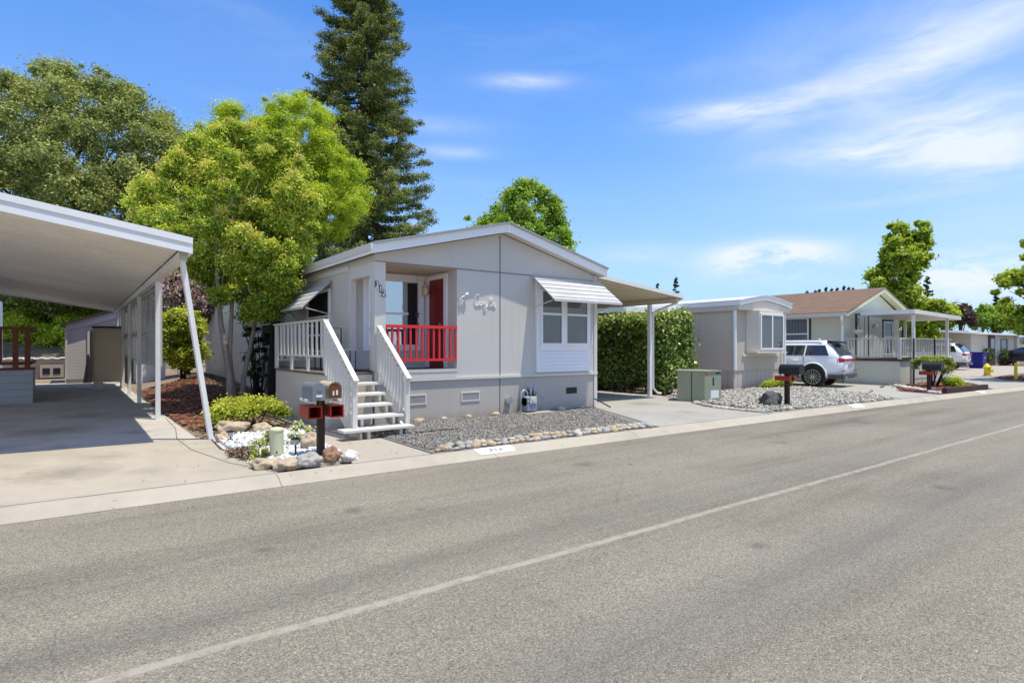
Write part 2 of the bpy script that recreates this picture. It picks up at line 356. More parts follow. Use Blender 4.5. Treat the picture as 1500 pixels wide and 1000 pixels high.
def asphalt():
    m, k, b = mat0('worn_asphalt')
    tc = k.new('ShaderNodeTexCoord').outputs['Object']; sep = k.new('ShaderNodeSeparateXYZ', {0: tc})
    X, Y = sep.outputs[0], sep.outputs[1]
    flat = k.new('ShaderNodeCombineXYZ', {0: X, 1: Y}).outputs[0]
    vo = k.new('ShaderNodeTexVoronoi', {'Vector': flat, 'Scale': 125.0}, feature='F1')
    stone = k.new('ShaderNodeSeparateColor', {0: vo.outputs['Color']}).outputs[0]
    base = k.ramp(stone, [(0,(.13,.114,.088)),(.25,(.215,.190,.146)),(.6,(.268,.235,.18)),(.88,(.32,.282,.214)),(1,(.44,.39,.305))])
    gap = k.m('MULTIPLY', k.m('SUBTRACT', vo.outputs['Distance'], .5), 1.6, clamp=True)
    base = k.mix(k.m('MULTIPLY', gap, .6), base, (.10,.095,.085))
    n = k.noise(flat, 22, 3, .7); base = k.mix(k.m('MULTIPLY', k.m('GREATER_THAN', n, .66), .45), base, (.09,.088,.085))
    # long streaks and patches along the road
    st = k.new('ShaderNodeMapping', {0: flat, 'Scale': (.10, 1.1, 1)}).outputs[0]
    a = k.noise(st, 1.0, 4, .6)
    f1 = k.ramp(a, [(.3,.68),(.5,.97),(.68,1.08)])
    b2 = k.noise(flat, .55, 4, .6); f2 = k.ramp(b2, [(.3,.90),(.55,1.02),(.8,1.08)])
    c = k.mix(1.0, base, f1, 'MULTIPLY'); c = k.mix(1.0, c, f2, 'MULTIPLY')
    # dark wheel patches right of the seam
    yy = k.m('ADD', Y, k.m('MULTIPLY', k.m('SUBTRACT', k.noise(flat, 1.1, 2), .5), .05))
    d = k.m('ABSOLUTE', k.m('SUBTRACT', yy, 3.42))
    line = k.m('SUBTRACT', 1.0, k.m('DIVIDE', k.m('SUBTRACT', d, .028), .022), clamp=True)
    line = k.m('MULTIPLY', line, k.ramp(k.noise(flat, 9, 3), [(.32,.35),(.55,1.0)]))
    c = k.mix(k.m('MULTIPLY', line, .75), c, (.40,.355,.29))
    d2 = k.m('ABSOLUTE', k.m('SUBTRACT', yy, 2.15)); tr = k.m('SUBTRACT', 1.0, k.m('DIVIDE', d2, .55), clamp=True)
    c = k.mix(k.m('MULTIPLY', tr, .26), c, (.12,.12,.125))
    d3 = k.m('ABSOLUTE', k.m('SUBTRACT', yy, 3.85)); tr = k.m('SUBTRACT', 1.0, k.m('DIVIDE', d3, .30), clamp=True)
    c = k.mix(k.m('MULTIPLY', tr, .22), c, (.11,.11,.11))
    # thin hairline cracks
    cr = k.new('ShaderNodeTexVoronoi', {'Vector': k.mix(.12, flat, k.noise(flat, 1.2, 4, .6, 1)), 'Scale': .8}, feature='DISTANCE_TO_EDGE').outputs[0]
    crk = k.m('MULTIPLY', k.m('LESS_THAN', cr, .0035), k.m('GREATER_THAN', k.noise(flat, .35, 2), .47))
    c = k.mix(k.m('MULTIPLY', crk, .22), c, (.08,.08,.08))
    for px_, py_, r_ in ((2.2, 5.6, .16), (2.75, 5.2, .07), (5.6, 5.9, .22), (6.1, 5.5, .08), (9.5, 5.2, .2), (1.2, 4.9, .10), (13.5, 5.6, .3), (4.4, 2.6, .12), (7.9, 2.4, .18)):   # old oil drips
        q = k.new('ShaderNodeVectorMath', {0: flat, 1: (px_, py_, 0)}, operation='DISTANCE').outputs['Value']
        q = k.m('ADD', q, k.m('MULTIPLY', k.m('SUBTRACT', k.noise(flat, 7, 3), .5), r_*1.5))
        c = k.mix(k.m('MULTIPLY', k.m('SUBTRACT', 1.0, k.m('DIVIDE', q, r_), clamp=True), .55), c, (.075,.07,.065))
    k.l.new(c, b.inputs['Base Color']); b.inputs['Roughness'].default_value = .85; b.inputs['Specular IOR Level'].default_value = .25
    h = k.m('ADD', k.m('MULTIPLY', vo.outputs['Distance'], -1.0), k.m('MULTIPLY', n, .5))
    bn = k.new('ShaderNodeBump', {'Height': h, 'Strength': .55, 'Distance': .007}); k.l.new(bn.outputs[0], b.inputs['Normal'])
    return m
M['asphalt'] = asphalt()
def concrete(name, col, agg=.12, joints=None, stain=.2, jx=None, ascale=90, spots=()):
    m, k, b = mat0(name)
    tc = k.new('ShaderNodeTexCoord').outputs['Object']; sep = k.new('ShaderNodeSeparateXYZ', {0: tc})
    n1 = k.noise(tc, ascale, 2, .7); n2 = k.noise(tc, .8, 5, .62); n3 = k.noise(tc, 4.5, 4, .6)
    f = k.m('ADD', 1.0, k.m('ADD', k.m('MULTIPLY', k.m('SUBTRACT', n1, .5), agg*3.2), k.m('ADD', k.m('MULTIPLY', k.m('SUBTRACT', n2, .5), stain*2.4), k.m('MULTIPLY', k.m('SUBTRACT', n3, .5), stain*.9))))
    if joints:
        for ax, sp, w in joints:
            fr = k.m('FRACT', k.m('ADD', k.m('MULTIPLY', sep.outputs['XYZ'.index(ax)], 1/sp), .37))
            f = k.m('MULTIPLY', f, k.m('SUBTRACT', 1.0, k.m('MULTIPLY', k.m('LESS_THAN', fr, w/sp), .55)))
    c = k.new('ShaderNodeVectorMath', {0: tuple(col), 'Scale': f}, operation='SCALE').outputs[0]
    c = k.mix(k.ramp(n2, [(.55,0),(.75,.25)]), c, tuple(v*.6 for v in col))
    for px_, py_, r_, dk in spots:
        q = k.new('ShaderNodeVectorMath', {0: tc, 1: (px_, py_, .1)}, operation='DISTANCE').outputs['Value']
        q = k.m('ADD', q, k.m('MULTIPLY', k.m('SUBTRACT', k.noise(tc, 5, 4, .65), .5), r_*1.6))
        c = k.mix(k.m('MULTIPLY', k.m('SUBTRACT', 1.0, k.m('DIVIDE', q, r_), clamp=True), dk), c, tuple(v*.38 for v in col))
    k.l.new(c, b.inputs['Base Color']); b.inputs['Roughness'].default_value = .85; b.inputs['Specular IOR Level'].default_value = .3
    bn = k.new('ShaderNodeBump', {'Height': n1, 'Strength': .35, 'Distance': .004}); k.l.new(bn.outputs[0], b.inputs['Normal'])
    return m
M['kerb'] = concrete('kerb_concrete', (.42,.37,.295), .12, [('X', 3.05, .012)], .26)
M['drive'] = concrete('driveway_exposed_aggregate', (.41,.36,.285), .20, None, .26, spots=[(-.1,8.9,.7,.6),(.7,8.4,.35,.4),(-1.2,8.0,.5,.5),(.3,9.9,.5,.4)])
M['driveslab'] = concrete('carport_slab_concrete', (.47,.43,.39), .07, [('Y', 4.3, .02)], .4, spots=[(-.3,13.5,.9,.7),(.2,16,.7,.6),(-1,11.6,.6,.5),(.9,12.4,.4,.5)])
M['walk'] = concrete('walkway_concrete', (.40,.35,.285), .06, None, .14)
M['drive2'] = concrete('grey_driveway_concrete', (.36,.34,.30), .12, None, .22, spots=[(12.2,10.5,.6,.5),(12.8,13,.8,.6),(11.5,8.6,.4,.4)])
M['soil'] = concrete('dry_soil', (.26,.20,.145), .3, None, .4, ascale=40)
M['gravelbase'] = concrete('grey_gravel_bed', (.20,.19,.175), .45, None, .1, ascale=55)
M['whitebase'] = concrete('white_rock_bed', (.5,.48,.45), .2, None, .1, ascale=30)
M['riverbase'] = concrete('river_rock_bed', (.30,.28,.245), .4, None, .15, ascale=20)
M['mulchbase'] = concrete('mulch_bed_base', (.20,.085,.055), .45, None, .2, ascale=40)
def hillmat():
    m, k, b = mat0('hillside_ground')
    tc = k.new('ShaderNodeTexCoord').outputs['Object']
    n = k.noise(tc, .35, 5, .6); n2 = k.noise(tc, 3, 4, .6)
    c = k.ramp(k.m('ADD', k.m('MULTIPLY', n, .7), k.m('MULTIPLY', n2, .3)), [(.35,(.06,.07,.03)),(.5,(.17,.13,.075)),(.7,(.30,.24,.16))])
    k.l.new(c, b.inputs['Base Color']); b.inputs['Roughness'].default_value = .95
    return m
M['hill'] = hillmat()
def shingle():
    m, k, b = mat0('brown_shingles')
    tc = k.new('ShaderNodeTexCoord').outputs['Object']; sep = k.new('ShaderNodeSeparateXYZ', {0: tc})
    v = k.new('ShaderNodeCombineXYZ', {0: sep.outputs[1], 1: k.m('MULTIPLY', sep.outputs[0], 1.05)}).outputs[0]
    br = k.new('ShaderNodeTexBrick', {'Vector': v, 'Color1': (.155,.088,.052,1), 'Color2': (.22,.128,.078,1), 'Mortar': (.09,.055,.035,1), 'Scale': 1.0, 'Mortar Size': .02, 'Brick Width': .32, 'Row Height': .16})
    c = k.mix(k.m('MULTIPLY', k.noise(tc, 2, 5, .7), .5), br.outputs[0], (.25,.165,.11))
    k.l.new(c, b.inputs['Base Color']); b.inputs['Roughness'].default_value = .9
    return m
M['shingle'] = shingle()

for q_ in ('skirt','skirtshade','h2skirt','h3wall','navy','h2front','stucco','steps','fasc'):
    if q_ in M: splash(M[q_], amt=.5 if 'skirt' in q_ else .3)
# ------------------------------------------------------------------ ground, road, paths
def struct(o): o['kind'] = 'structure'; return o
def ground():
    xs = list(np.concatenate([[-400,-200,-100,-60,-40,-30], np.arange(-24, 40, 2.0), np.arange(40, 120, 8.0), [140,180,260,400,700]]))
    ts = [-500,-200,-80,-30,-14,-8.1,-8.0,-7.7,.10,.15,2,3,4,5,6,7]+list(np.arange(8, 30, 1.5))+list(np.arange(30, 90, 3.0))+[100,130,200,400,800]
    V = []
    for x in xs:
        for t in ts:
            y = curbY(x)+t
            z = -.06 if -7.9 < t < .12 else (.07 if t <= .2 else lotz(x, y)-.03)
            if t > 30 and x < 20: z += .5*mnoise.noise(Vector((x*.15, y*.15, 0)))*sst(30, 45, t)
            V.append((x, y, z))
    nt = len(ts)
    fs = [(i*nt+j, (i+1)*nt+j, (i+1)*nt+j+1, i*nt+j+1) for i in range(len(xs)-1) for j in range(nt-1)]
    mb = MB().add(V, fs)
    # soil near, hillside far
    for q, f in enumerate(fs):
        y = V[f[0]][1]; mb.mi[q] = 1 if (y > 36 or abs(V[f[0]][0]) > 60 or y < -12) else 0
    struct(mb.build('ground', [M['soil'], M['hill']]))
ground()
XS = [-60,-40,-20,-10]+list(np.arange(-8, 60, 1.0))+[65,70,80,90,110,140,180]
mb = MB(); V = []
for x in XS:
    for t in (-7.75, -3.9, -.0): V.append((x, curbY(x)+t, 0.0+(.03 if t == -3.9 else 0)))
mb.add(V, [(i*3+j, (i+1)*3+j, (i+1)*3+j+1, i*3+j+1) for i in range(len(XS)-1) for j in range(2)])
struct(mb.build('road', M['asphalt'], smooth=True))
prof = [(-.02,-.06),(-.02,.008),(.03,.013),(.09,.045),(.15,.08),(.22,.098),(.30,.104),(.30,-.06)]
for sgn, nm in ((1, 'kerb'), (-1, 'kerb')):
    mb = MB(); V = []
    for x in XS:
        for t, z in prof: V.append((x, curbY(x)+(t if sgn > 0 else -7.75-t), z))
    n = len(prof)
    mb.add(V, [((i+1)*n+j, (i+1)*n+j+1, i*n+j+1, i*n+j) for i in range(len(XS)-1) for j in range(n-1)])
    struct(mb.build(nm, M['kerb']))
def slab(name, poly, mat, z=.1, th=.12):
    mb = MB().prism(poly, 'Z', z, z-th); return struct(mb.build(name, mat))
cy = curbY
def kb(x): return cy(x)+.305
slab('driveway', [(-9,kb(0)),(1.97,kb(0)),(1.9,8.3),(1.72,9.6),(1.80,11.0),(-9,11.0)], M['drive'], .102)
slab('carport_floor', [(-9,11.01),(1.62,11.01),(1.52,31),(-9,31)], M['driveslab'], .103)
slab('path', [(2.9,kb(2.9)),(4.06,kb(4)),(4.12,10.6),(3.72,10.7),(3.72,15),(3.45,15),(3.2,9.2),(3.05,8.0)], M['walk'], .104)
slab('driveway', [(8.93,kb(9)),(12.62,kb(12.6)),(13.2,9.3),(14.7,12.0),(14.8,30),(10.62,30),(10.62,10.9),(10.35,10.3)], M['drive2'], .103)
slab('driveway', [(19.4,kb(19.4)),(22.1,kb(22)),(22.6,8.3),(25.8,9.5),(25.8,22),(21.9,22),(21.85,10.6),(20.6,8.4)], M['drive2'], .105)
slab('driveway', [(26.6,kb(26.6)),(34.5,kb(34.5)),(33.5,7.8),(36.5,9.3),(37,11),(32,10.2),(29.5,8.0)], M['drive2'], .103)
slab('driveway', [(31,9.6),(36.5,9.4),(60,10.5),(60,15.1),(40,15.1),(31,11.3)], M['markwhite'] if 0 else M['walk'], .098)
slab('gravel_bed', [(4.09,kb(4)),(8.85,kb(8.8)),(10.34,10.4),(10.55,10.66),(4.15,10.66)], M['gravelbase'], .108)
slab('rock_bed', [(2.02,7.62),(2.82,7.62),(2.98,8.0),(3.15,9.2),(3.3,11.2),(1.95,11.3),(1.82,10.9),(1.76,9.6),(1.95,8.3)], M['whitebase'], .106)
slab('rock_bed', [(12.66,kb(12.6)),(19.3,kb(19.3)),(20.5,8.4),(21.8,10.6),(21.8,11.9),(14.75,11.9),(13.3,9.3)], M['riverbase'], .106)
slab('path', [(15.1,kb(15.1)),(16.9,kb(16.9)),(16.0,7.75),(14.9,8.0)], M['walk'], .112)
slab('mulch_bed', [(22.2,kb(22.2)),(26.5,kb(26.5)),(29.4,8.0),(31.6,9.9),(31,9.6),(25.9,9.5),(22.7,8.2)], M['mulchbase'], .107)
slab('mulch_bed', [(34.6,kb(34.6)),(60,kb(60)),(60,9.0),(37,9.2),(33.6,7.8)], M['mulchbase'], .105)
slab('path', [(36.6,9.32),(40,9.5),(40,10.4),(37.2,10.3)], M['walk'], .112)
# joints in the left driveway, painted house numbers on the kerb
mb = MB()
pts = [(1.55,14.5),(1.50,12.5),(1.35,11.1),(1.38,9.8),(1.62,8.4),(1.95,7.45)]
for p, q in zip(pts, pts[1:]): mb.beam((p[0],p[1],.1045), (q[0],q[1],.1045), .014, .004)
struct(mb.build('driveway_joint', M['dark_ln']))
mb = MB()
for xa_, xb_ in ((-9, 2.0), (2.9, 4.06), (8.95, 12.6), (19.4, 22.1), (26.6, 34.5)):
    x = xa_
    while x < xb_:
        x2 = min(x+.25, xb_); mb.beam((x, cy(x)+.305, .1055), (x2, cy(x2)+.305, .1055), rnd.uniform(.008, .02), .003); x = x2
struct(mb.build('kerb_joint', M['dark_ln']))
def kerb_mark(x, w, txt, name='kerb_marking'):
    y0 = cy(x); mb = MB()
    P = []
    for t, z in ((.085,.0485),(.15,.0845),(.22,.1025),(.29,.1075)):
        sh = .06*math.sin((t-.085)/.205*PI)
        P.append([(x-w/2-sh*.6, y0+t, z), (x+w/2+sh*.6, y0+t, z)])
    for a, b in zip(P, P[1:]): mb.add([a[0], a[1], b[1], b[0]], [(0,1,2,3)])
    o = struct(mb.build(name, M['markwhite']))
    if txt:
        t = text_mb(txt, .17, .0005, .004); mb2 = MB()
        mb2.add([(x+v[0], y0+.13+v[2]*.95, .088+.005+v[2]*.11-v[1]) for v in t.v], t.f)
        struct(mb2.build('kerb_number', M['chipmark']))
kerb_mark(5.05, .62, '312'); kerb_mark(16.4, .6, None); kerb_mark(25.0, .6, None)

# ------------------------------------------------------------------ scattered stones / chips
def inpoly(P, poly):
    x, y = P[:, 0], P[:, 1]; c = np.zeros(len(P), bool); n = len(poly)
    for i in range(n):
        x1, y1 = poly[i]; x2, y2 = poly[(i+1) % n]
        c ^= ((y1 > y) != (y2 > y)) & (x < (x2-x1)*(y-y1)/((y2-y1) if y2 != y1 else 1e-9)+x1)
    return c
def sample(poly, n):
    p = np.array(poly); lo, hi = p.min(0), p.max(0); out = []
    while sum(len(o) for o in out) < n:
        q = rng.uniform(lo, hi, (n*2, 2)); out.append(q[inpoly(q, poly)])
    return np.concatenate(out)[:n]
def ico():
    t = (1+5**.5)/2
    v = np.array([(-1,t,0),(1,t,0),(-1,-t,0),(1,-t,0),(0,-1,t),(0,1,t),(0,-1,-t),(0,1,-t),(t,0,-1),(t,0,1),(-t,0,-1),(-t,0,1)], float)
    v /= np.linalg.norm(v[0])
    f = np.array([(0,11,5),(0,5,1),(0,1,7),(0,7,10),(0,10,11),(1,5,9),(5,11,4),(11,10,2),(10,7,6),(7,1,8),(3,9,4),(3,4,2),(3,2,6),(3,6,8),(3,8,9),(4,9,5),(2,4,11),(6,2,10),(8,6,7),(9,8,1)])
    return v, f
ICO = ico()
def scatter(name, poly, n, size, mat, flat=.7, z0=None, pile=.3, elong=1.4, shades=None):
    P = sample(poly, n); v, f = ICO
    sz = rng.uniform(size[0], size[1], n)/2
    z = np.array([lotz(*p) for p in P]) if z0 is None else np.full(n, z0)
    sc = np.stack([sz*rng.uniform(1, elong, n), sz, sz*rng.uniform(flat*.7, flat*1.2, n)], 1)
    A = rng.normal(size=(n, 3, 3)); Q = np.linalg.qr(A)[0]
    tilt = rng.uniform(0, 2*PI, n); Rz = np.zeros((n, 3, 3)); Rz[:, 0, 0] = np.cos(tilt); Rz[:, 0, 1] = -np.sin(tilt); Rz[:, 1, 0] = np.sin(tilt); Rz[:, 1, 1] = np.cos(tilt); Rz[:, 2, 2] = 1
    W = v[None]*(1+rng.uniform(-.22, .22, (n, 12, 1)))*sc[:, None]
    W = np.einsum('nij,nkj->nki', Rz if flat < .6 else Q, W)
    W += np.stack([P[:, 0], P[:, 1], z+sz*flat*.4+rng.uniform(0, pile, n)*sz], 1)[:, None]
    Fc = (f[None]+np.arange(n)[:, None, None]*12).reshape(-1, 3)
    sh = np.repeat(np.clip(rng.normal(.5, .25, n), 0, 1), 20)+rng.uniform(-.05, .05, n*20)
    o = npmesh(name, W.reshape(-1, 3), Fc, sh, mat); o['kind'] = 'stuff'; return o
tag(scatter('gravel', [(4.15,kb(4)+.28),(8.6,kb(8.6)+.2),(10.3,10.45),(10.5,10.6),(4.2,10.62)], 30000, (.014,.032), M['gravel'], .7, .111, 1.2), 'loose grey crushed gravel in front of the grey house', 'gravel')
tag(scatter('white_rock', [(2.1,7.66),(2.8,7.66),(2.95,8.0),(3.1,9.2),(3.25,10.9),(2.0,10.8),(1.85,10.7),(1.85,9.6),(2.05,8.3)], 3600, (.03,.08), M['rockwhite'], .7, .11, .9), 'bright white landscape rock around the mailbox post', 'white rock')
tag(scatter('river_rock', [(12.9,kb(12.6)+.15),(19.1,kb(19.1)+.05),(20.4,8.4),(21.7,10.6),(21.7,11.8),(14.9,11.8),(13.6,9.5)], 13000, (.035,.095), M['riverrock'], .6, .11, .6), 'pale river rock beside the utility box', 'river rock')
tag(scatter('white_rock', [(19.9,8.5),(20.6,8.4),(22.3,8.4),(25.7,9.4),(25.6,9.9),(22.4,8.9)], 10, (.05,.1), M['riverrock'], .7, .11, .8), 'a few loose pale pebbles on the driveway by the white car', 'pebbles')
tag(scatter('mulch', [(22.4,kb(22.4)+.15),(26.4,kb(26.4)+.1),(29.3,8.0),(31.2,9.6),(26,9.5),(22.9,8.2)], 3500, (.04,.1), M['mulch'], .4, .11, .8, 2.2), 'red bark mulch around the clipped topiary', 'mulch')
tag(scatter('mulch', [(1.75,12.2),(2.7,12.6),(3.6,18),(3.7,24),(1.7,24),(1.65,14)], 5200, (.03,.09), M['mulch'], .4, None, .8, 2.2), 'red bark mulch between the left carport and the grey house', 'mulch')
tag(scatter('leaf_litter', [(1.7,10.9),(3.3,11.0),(3.6,14.5),(4.5,15),(4.5,28),(3.2,26),(3.0,17),(1.7,14.5)], 4200, (.03,.08), M['litter'], .25, None, .6, 2.0), 'dry brown leaf litter under the garden trees', 'leaf litter')
tag(scatter('mulch', [(34.8,kb(34.8)+.1),(58,kb(58)+.2),(58,8.9),(37,9.1),(33.9,7.8)], 1800, (.06,.14), M['mulch'], .4, .11, .8, 2.2), 'red bark mulch around the yellow bollard', 'mulch')

n_ = 150; P_l = np.concatenate([sample([(.5,7.15),(4,7.15),(4,9.2),(1.0,11.5),(.8,9)], 80), sample([(0,6.6),(9,6.6),(9,7.1),(0,7.1)], 30), sample([(9,7.4),(13,7.4),(14,13),(11,13)], 40)])
z_l = np.where(P_l[:, 1] > 7.38, .112, np.where(P_l[:, 1] > 7.02, .085, .012)); P3 = np.column_stack([P_l, z_l]); V_ = []
for p in P3:
    a = rng.uniform(0, 2*PI); l_, w_ = rng.uniform(.010, .024), rng.uniform(.005, .010); c_, s_ = math.cos(a), math.sin(a)
    V_ += [(p[0]-c_*l_, p[1]-s_*l_, p[2]), (p[0]+s_*w_, p[1]-c_*w_, p[2]+.004), (p[0]+c_*l_, p[1]+s_*l_, p[2]+.008), (p[0]-s_*w_, p[1]+c_*w_, p[2]+.001)]
tag(npmesh('fallen_leaves', np.array(V_), np.arange(4*n_).reshape(-1, 4), rng.uniform(0, 1, n_), M['litter']), 'tiny dry leaves blown over the driveway and kerb', 'fallen leaves', kind='stuff')
def stone(name, p, size, mat, seed, rz=0.0, lev=2):
    r = random.Random(seed); bm = MB(); v, f = ICO; vs = [Vector(a) for a in v]; fs = [tuple(q) for q in f]
    for _ in range(lev):
        mid = {}; nf = []
        def md(a, b):
            kx = (min(a, b), max(a, b))
            if kx not in mid: mid[kx] = len(vs); vs.append(((vs[a]+vs[b])/2).normalized())
            return mid[kx]
        for a, b, c in fs:
            x, y, z = md(a, b), md(b, c), md(c, a); nf += [(a,x,z),(b,y,x),(c,z,y),(x,y,z)]
        fs = nf
    o = Vector((r.uniform(0, 99), r.uniform(0, 99), 0)); out = []
    cz, sz_ = math.cos(rz), math.sin(rz)
    for a in vs:
        d = 1+.42*mnoise.noise(a*1.3+o)+.20*mnoise.noise(a*2.7+o)+.07*mnoise.noise(a*7+o)
        q = Vector((a.x*size[0]*d, a.y*size[1]*d, max(a.z, -.55)*size[2]*d))
        out.append((p[0]+q.x*cz-q.y*sz_, p[1]+q.x*sz_+q.y*cz, p[2]+q.z))
    return MB().add(out, fs).build(name, mat, origin=p, smooth=True)
# cobbles along the kerb: two loose rows
cobs = ['cob_tan','cob_grey','cob_pale','cob_orange','cob_tan','cob_tan','cob_pale','b_grey','b_tan','b_grey']
cname = dict(b_grey='dull brown-grey', b_tan='sandy brown', cob_tan='tan', cob_grey='blue-grey', cob_pale='pale buff', cob_orange='rusty orange', cob_white='whitish')
i = 0
for row, (t0, step) in enumerate(((.39, .155), (.55, .175))):
    x = 4.16 if row == 0 else 4.3
    while x < 8.75:
        s = rnd.uniform(.052, .105); m = rnd.choice(cobs); x += s*.88
        o = stone('border_stone', (x, cy(x)+t0+rnd.uniform(-.03, .03), .13+row*.015), (s, s*rnd.uniform(.6, .95), s*rnd.uniform(.42, .72)), M[m], i, rnd.uniform(-.5, .5), 1)
        tag(o, cname[m]+' rounded cobble in the '+('front' if row == 0 else 'back')+' row edging the grey gravel along the kerb', 'stone', 'cobbles edging the gravel bed'); i += 1
        x += s*.88
for k_ in range(9):
    x = 4.9+k_*.62+rnd.uniform(-.15, .15); s = rnd.uniform(.05, .09)
    o = stone('border_stone', (x, 10.55, .14), (s*1.4, s, s*.8), M[rnd.choice(['cob_white','cob_pale','cob_tan'])], 200+k_, 0, 1)
    tag(o, 'small pale stone lying against the foot of the grey house wall', 'stone', 'stones along the foot of the grey house wall')
for k_ in range(16):
    f_ = k_/15; x = 12.72-.25*math.sin(f_*2)+.9*f_*f_+.1; y = 7.5+2.3*f_
    o = stone('edging_stone', (x, y, .12), (.12, .09, .05), M[rnd.choice(['cob_grey','cob_pale','cob_tan'])], 300+k_, rnd.uniform(0, 3), 1)
    tag(o, 'flat edging stone between the concrete driveway and the pale river rock', 'stone', 'edging stones of the river rock bed')
for k_ in range(26):
    f_ = k_/25; x = 22.35+2.9*f_; y = kb(22.2)+.2+2.2*f_
    o = stone('edging_stone', (x+rnd.uniform(-.06,.06), y+rnd.uniform(-.08,.08), .13), (.11, .09, .07), M[rnd.choice(['cob_white','cob_pale','cob_white'])], 330+k_, rnd.uniform(0, 3), 1)
    tag(o, 'white stone in the row between the driveway and the red mulch of the sage house', 'stone', 'white stones edging the mulch bed')
for p, s, m, lb in [((2.40,7.62,.15),(.18,.12,.10),'b_grey','large smooth grey boulder left of the mailbox post'),
    ((2.72,7.70,.16),(.12,.10,.12),'b_red','angular rust-red boulder right of the mailbox post'),
    ((2.12,7.60,.13),(.15,.11,.09),'b_tan','brown mossy boulder in front of the cream utility pedestal'),
    ((2.18,11.0,.22),(.26,.16,.13),'b_tan','broad tan boulder behind the white rock under the low shrub'),
    ((2.62,10.9,.18),(.17,.12,.10),'b_tan','smaller tan boulder right of the broad tan boulder'),
    ((2.78,8.75,.2),(.14,.13,.15),'b_tan','upright tan boulder behind the mailbox post'),
    ((1.93,7.78,.13),(.17,.13,.1),'cob_tan','low speckled stone at the kerb corner of the white rock bed'),
    ((2.98,7.65,.14),(.13,.1,.09),'cob_white','small pale stone right of the rust-red boulder'),
    ((1.92,10.35,.15),(.12,.1,.1),'cob_tan','small yellowish stone at the foot of the slanted carport brace'),
    ((14.3,8.15,.24),(.29,.24,.24),'b_dark','charcoal boulder on the river rock left of the black mailbox')]:
    tag(stone('boulder', p, s, M[m], hash(lb) % 97 if 0 else len(lb)*7, .2, 3), lb, 'boulder')

# ------------------------------------------------------------------ leaves
def leafmesh(name, P, Nn, L, W, shade, mat, parent=None, origin=None, T=None):
    n = len(P)
    Nn = Nn/np.maximum(np.linalg.norm(Nn, axis=1, keepdims=True), 1e-6)
    if T is None: T = rng.normal(size=(n, 3))
    T = T-Nn*np.sum(T*Nn, 1, keepdims=True); T /= np.maximum(np.linalg.norm(T, axis=1, keepdims=True), 1e-6)
    B = np.cross(Nn, T)
    l = (L*rng.uniform(.7, 1.3, n))[:, None]/2; w = (W*rng.uniform(.7, 1.3, n))[:, None]/2
    V = np.stack([P-T*l-Nn*l*.15, P+B*w+T*l*.1, P+T*l-Nn*l*.25, P-B*w+T*l*.1], 1).reshape(-1, 3)
    return npmesh(name, V, np.arange(4*n).reshape(-1, 4), shade, mat, parent, origin)
def clump_pts(C, Rr, n, power=.55, up=.45, rand=.7, fuzz=1.0):
    C = np.asarray(C, float); Rr = np.asarray(Rr, float)
    if Rr.ndim == 1: Rr = np.stack([Rr]*3, 1)
    w = (Rr[:, 0]*Rr[:, 1]+Rr[:, 0]*Rr[:, 2]); w /= w.sum()
    idx = rng.choice(len(C), n, p=w)
    d = rng.normal(size=(n, 3)); d /= np.linalg.norm(d, axis=1, keepdims=True)
    r = rng.uniform(0, 1, n)**power
    r *= 1+.22*fuzz*rng.normal(size=n)
    r *= np.where(rng.uniform(size=n) < .25*fuzz, rng.uniform(1.0, 1.65, n), 1.0)
    P = C[idx]+d*Rr[idx]*r[:, None]
    Nn = d*.7+np.array([0, 0, up])+rng.normal(size=(n, 3))*rand
    cs = rng.uniform(-.16, .16, len(C))
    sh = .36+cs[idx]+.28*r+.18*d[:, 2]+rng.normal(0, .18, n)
    return P, Nn, np.clip(sh, 0, 1)
def polyd(p, poly):
    best = 1e9
    for i in range(len(poly)):
        a = Vector(poly[i]); b = Vector(poly[(i+1) % len(poly)]); ab = b-a
        t = max(0, min(1, (p-a).dot(ab)/ab.length_squared)); best = min(best, (p-a-ab*t).length)
    return best
def crown(poly, depth, n, rpx, thick=1.0, seed=1, squash=.8):
    """clumps filling a rounded crown whose outline at this distance is poly (photo columns/rows)"""
    r = random.Random(seed); xs = [p[0] for p in poly]; ys = [p[1] for p in poly]; C = []; Rr = []
    k = depth/F; tries = 0
    while len(C) < n and tries < n*60:
        tries += 1
        u, v = r.uniform(min(xs), max(xs)), r.uniform(min(ys), max(ys))
        if not inpoly(np.array([[u, v]]), poly)[0]: continue
        d = polyd(Vector((u, v)), poly); rr = r.uniform(*rpx)
        if d < rpx[0]*.55: continue
        if d < rr*.55: rr = max(rpx[0]*.6, d*1.1)
        hw = math.sqrt(max(1, (max(xs)-min(xs))*.5*2*d-d*d))*thick*.8*k
        dd = depth+r.uniform(-1, 1)*hw
        x, y = at(u, dd); z = hz(v, dd); s = rr*dd/F
        C.append((x, y, z)); Rr.append((s*r.uniform(.9,1.2), s*r.uniform(.9,1.2), s*squash))
    return C, Rr
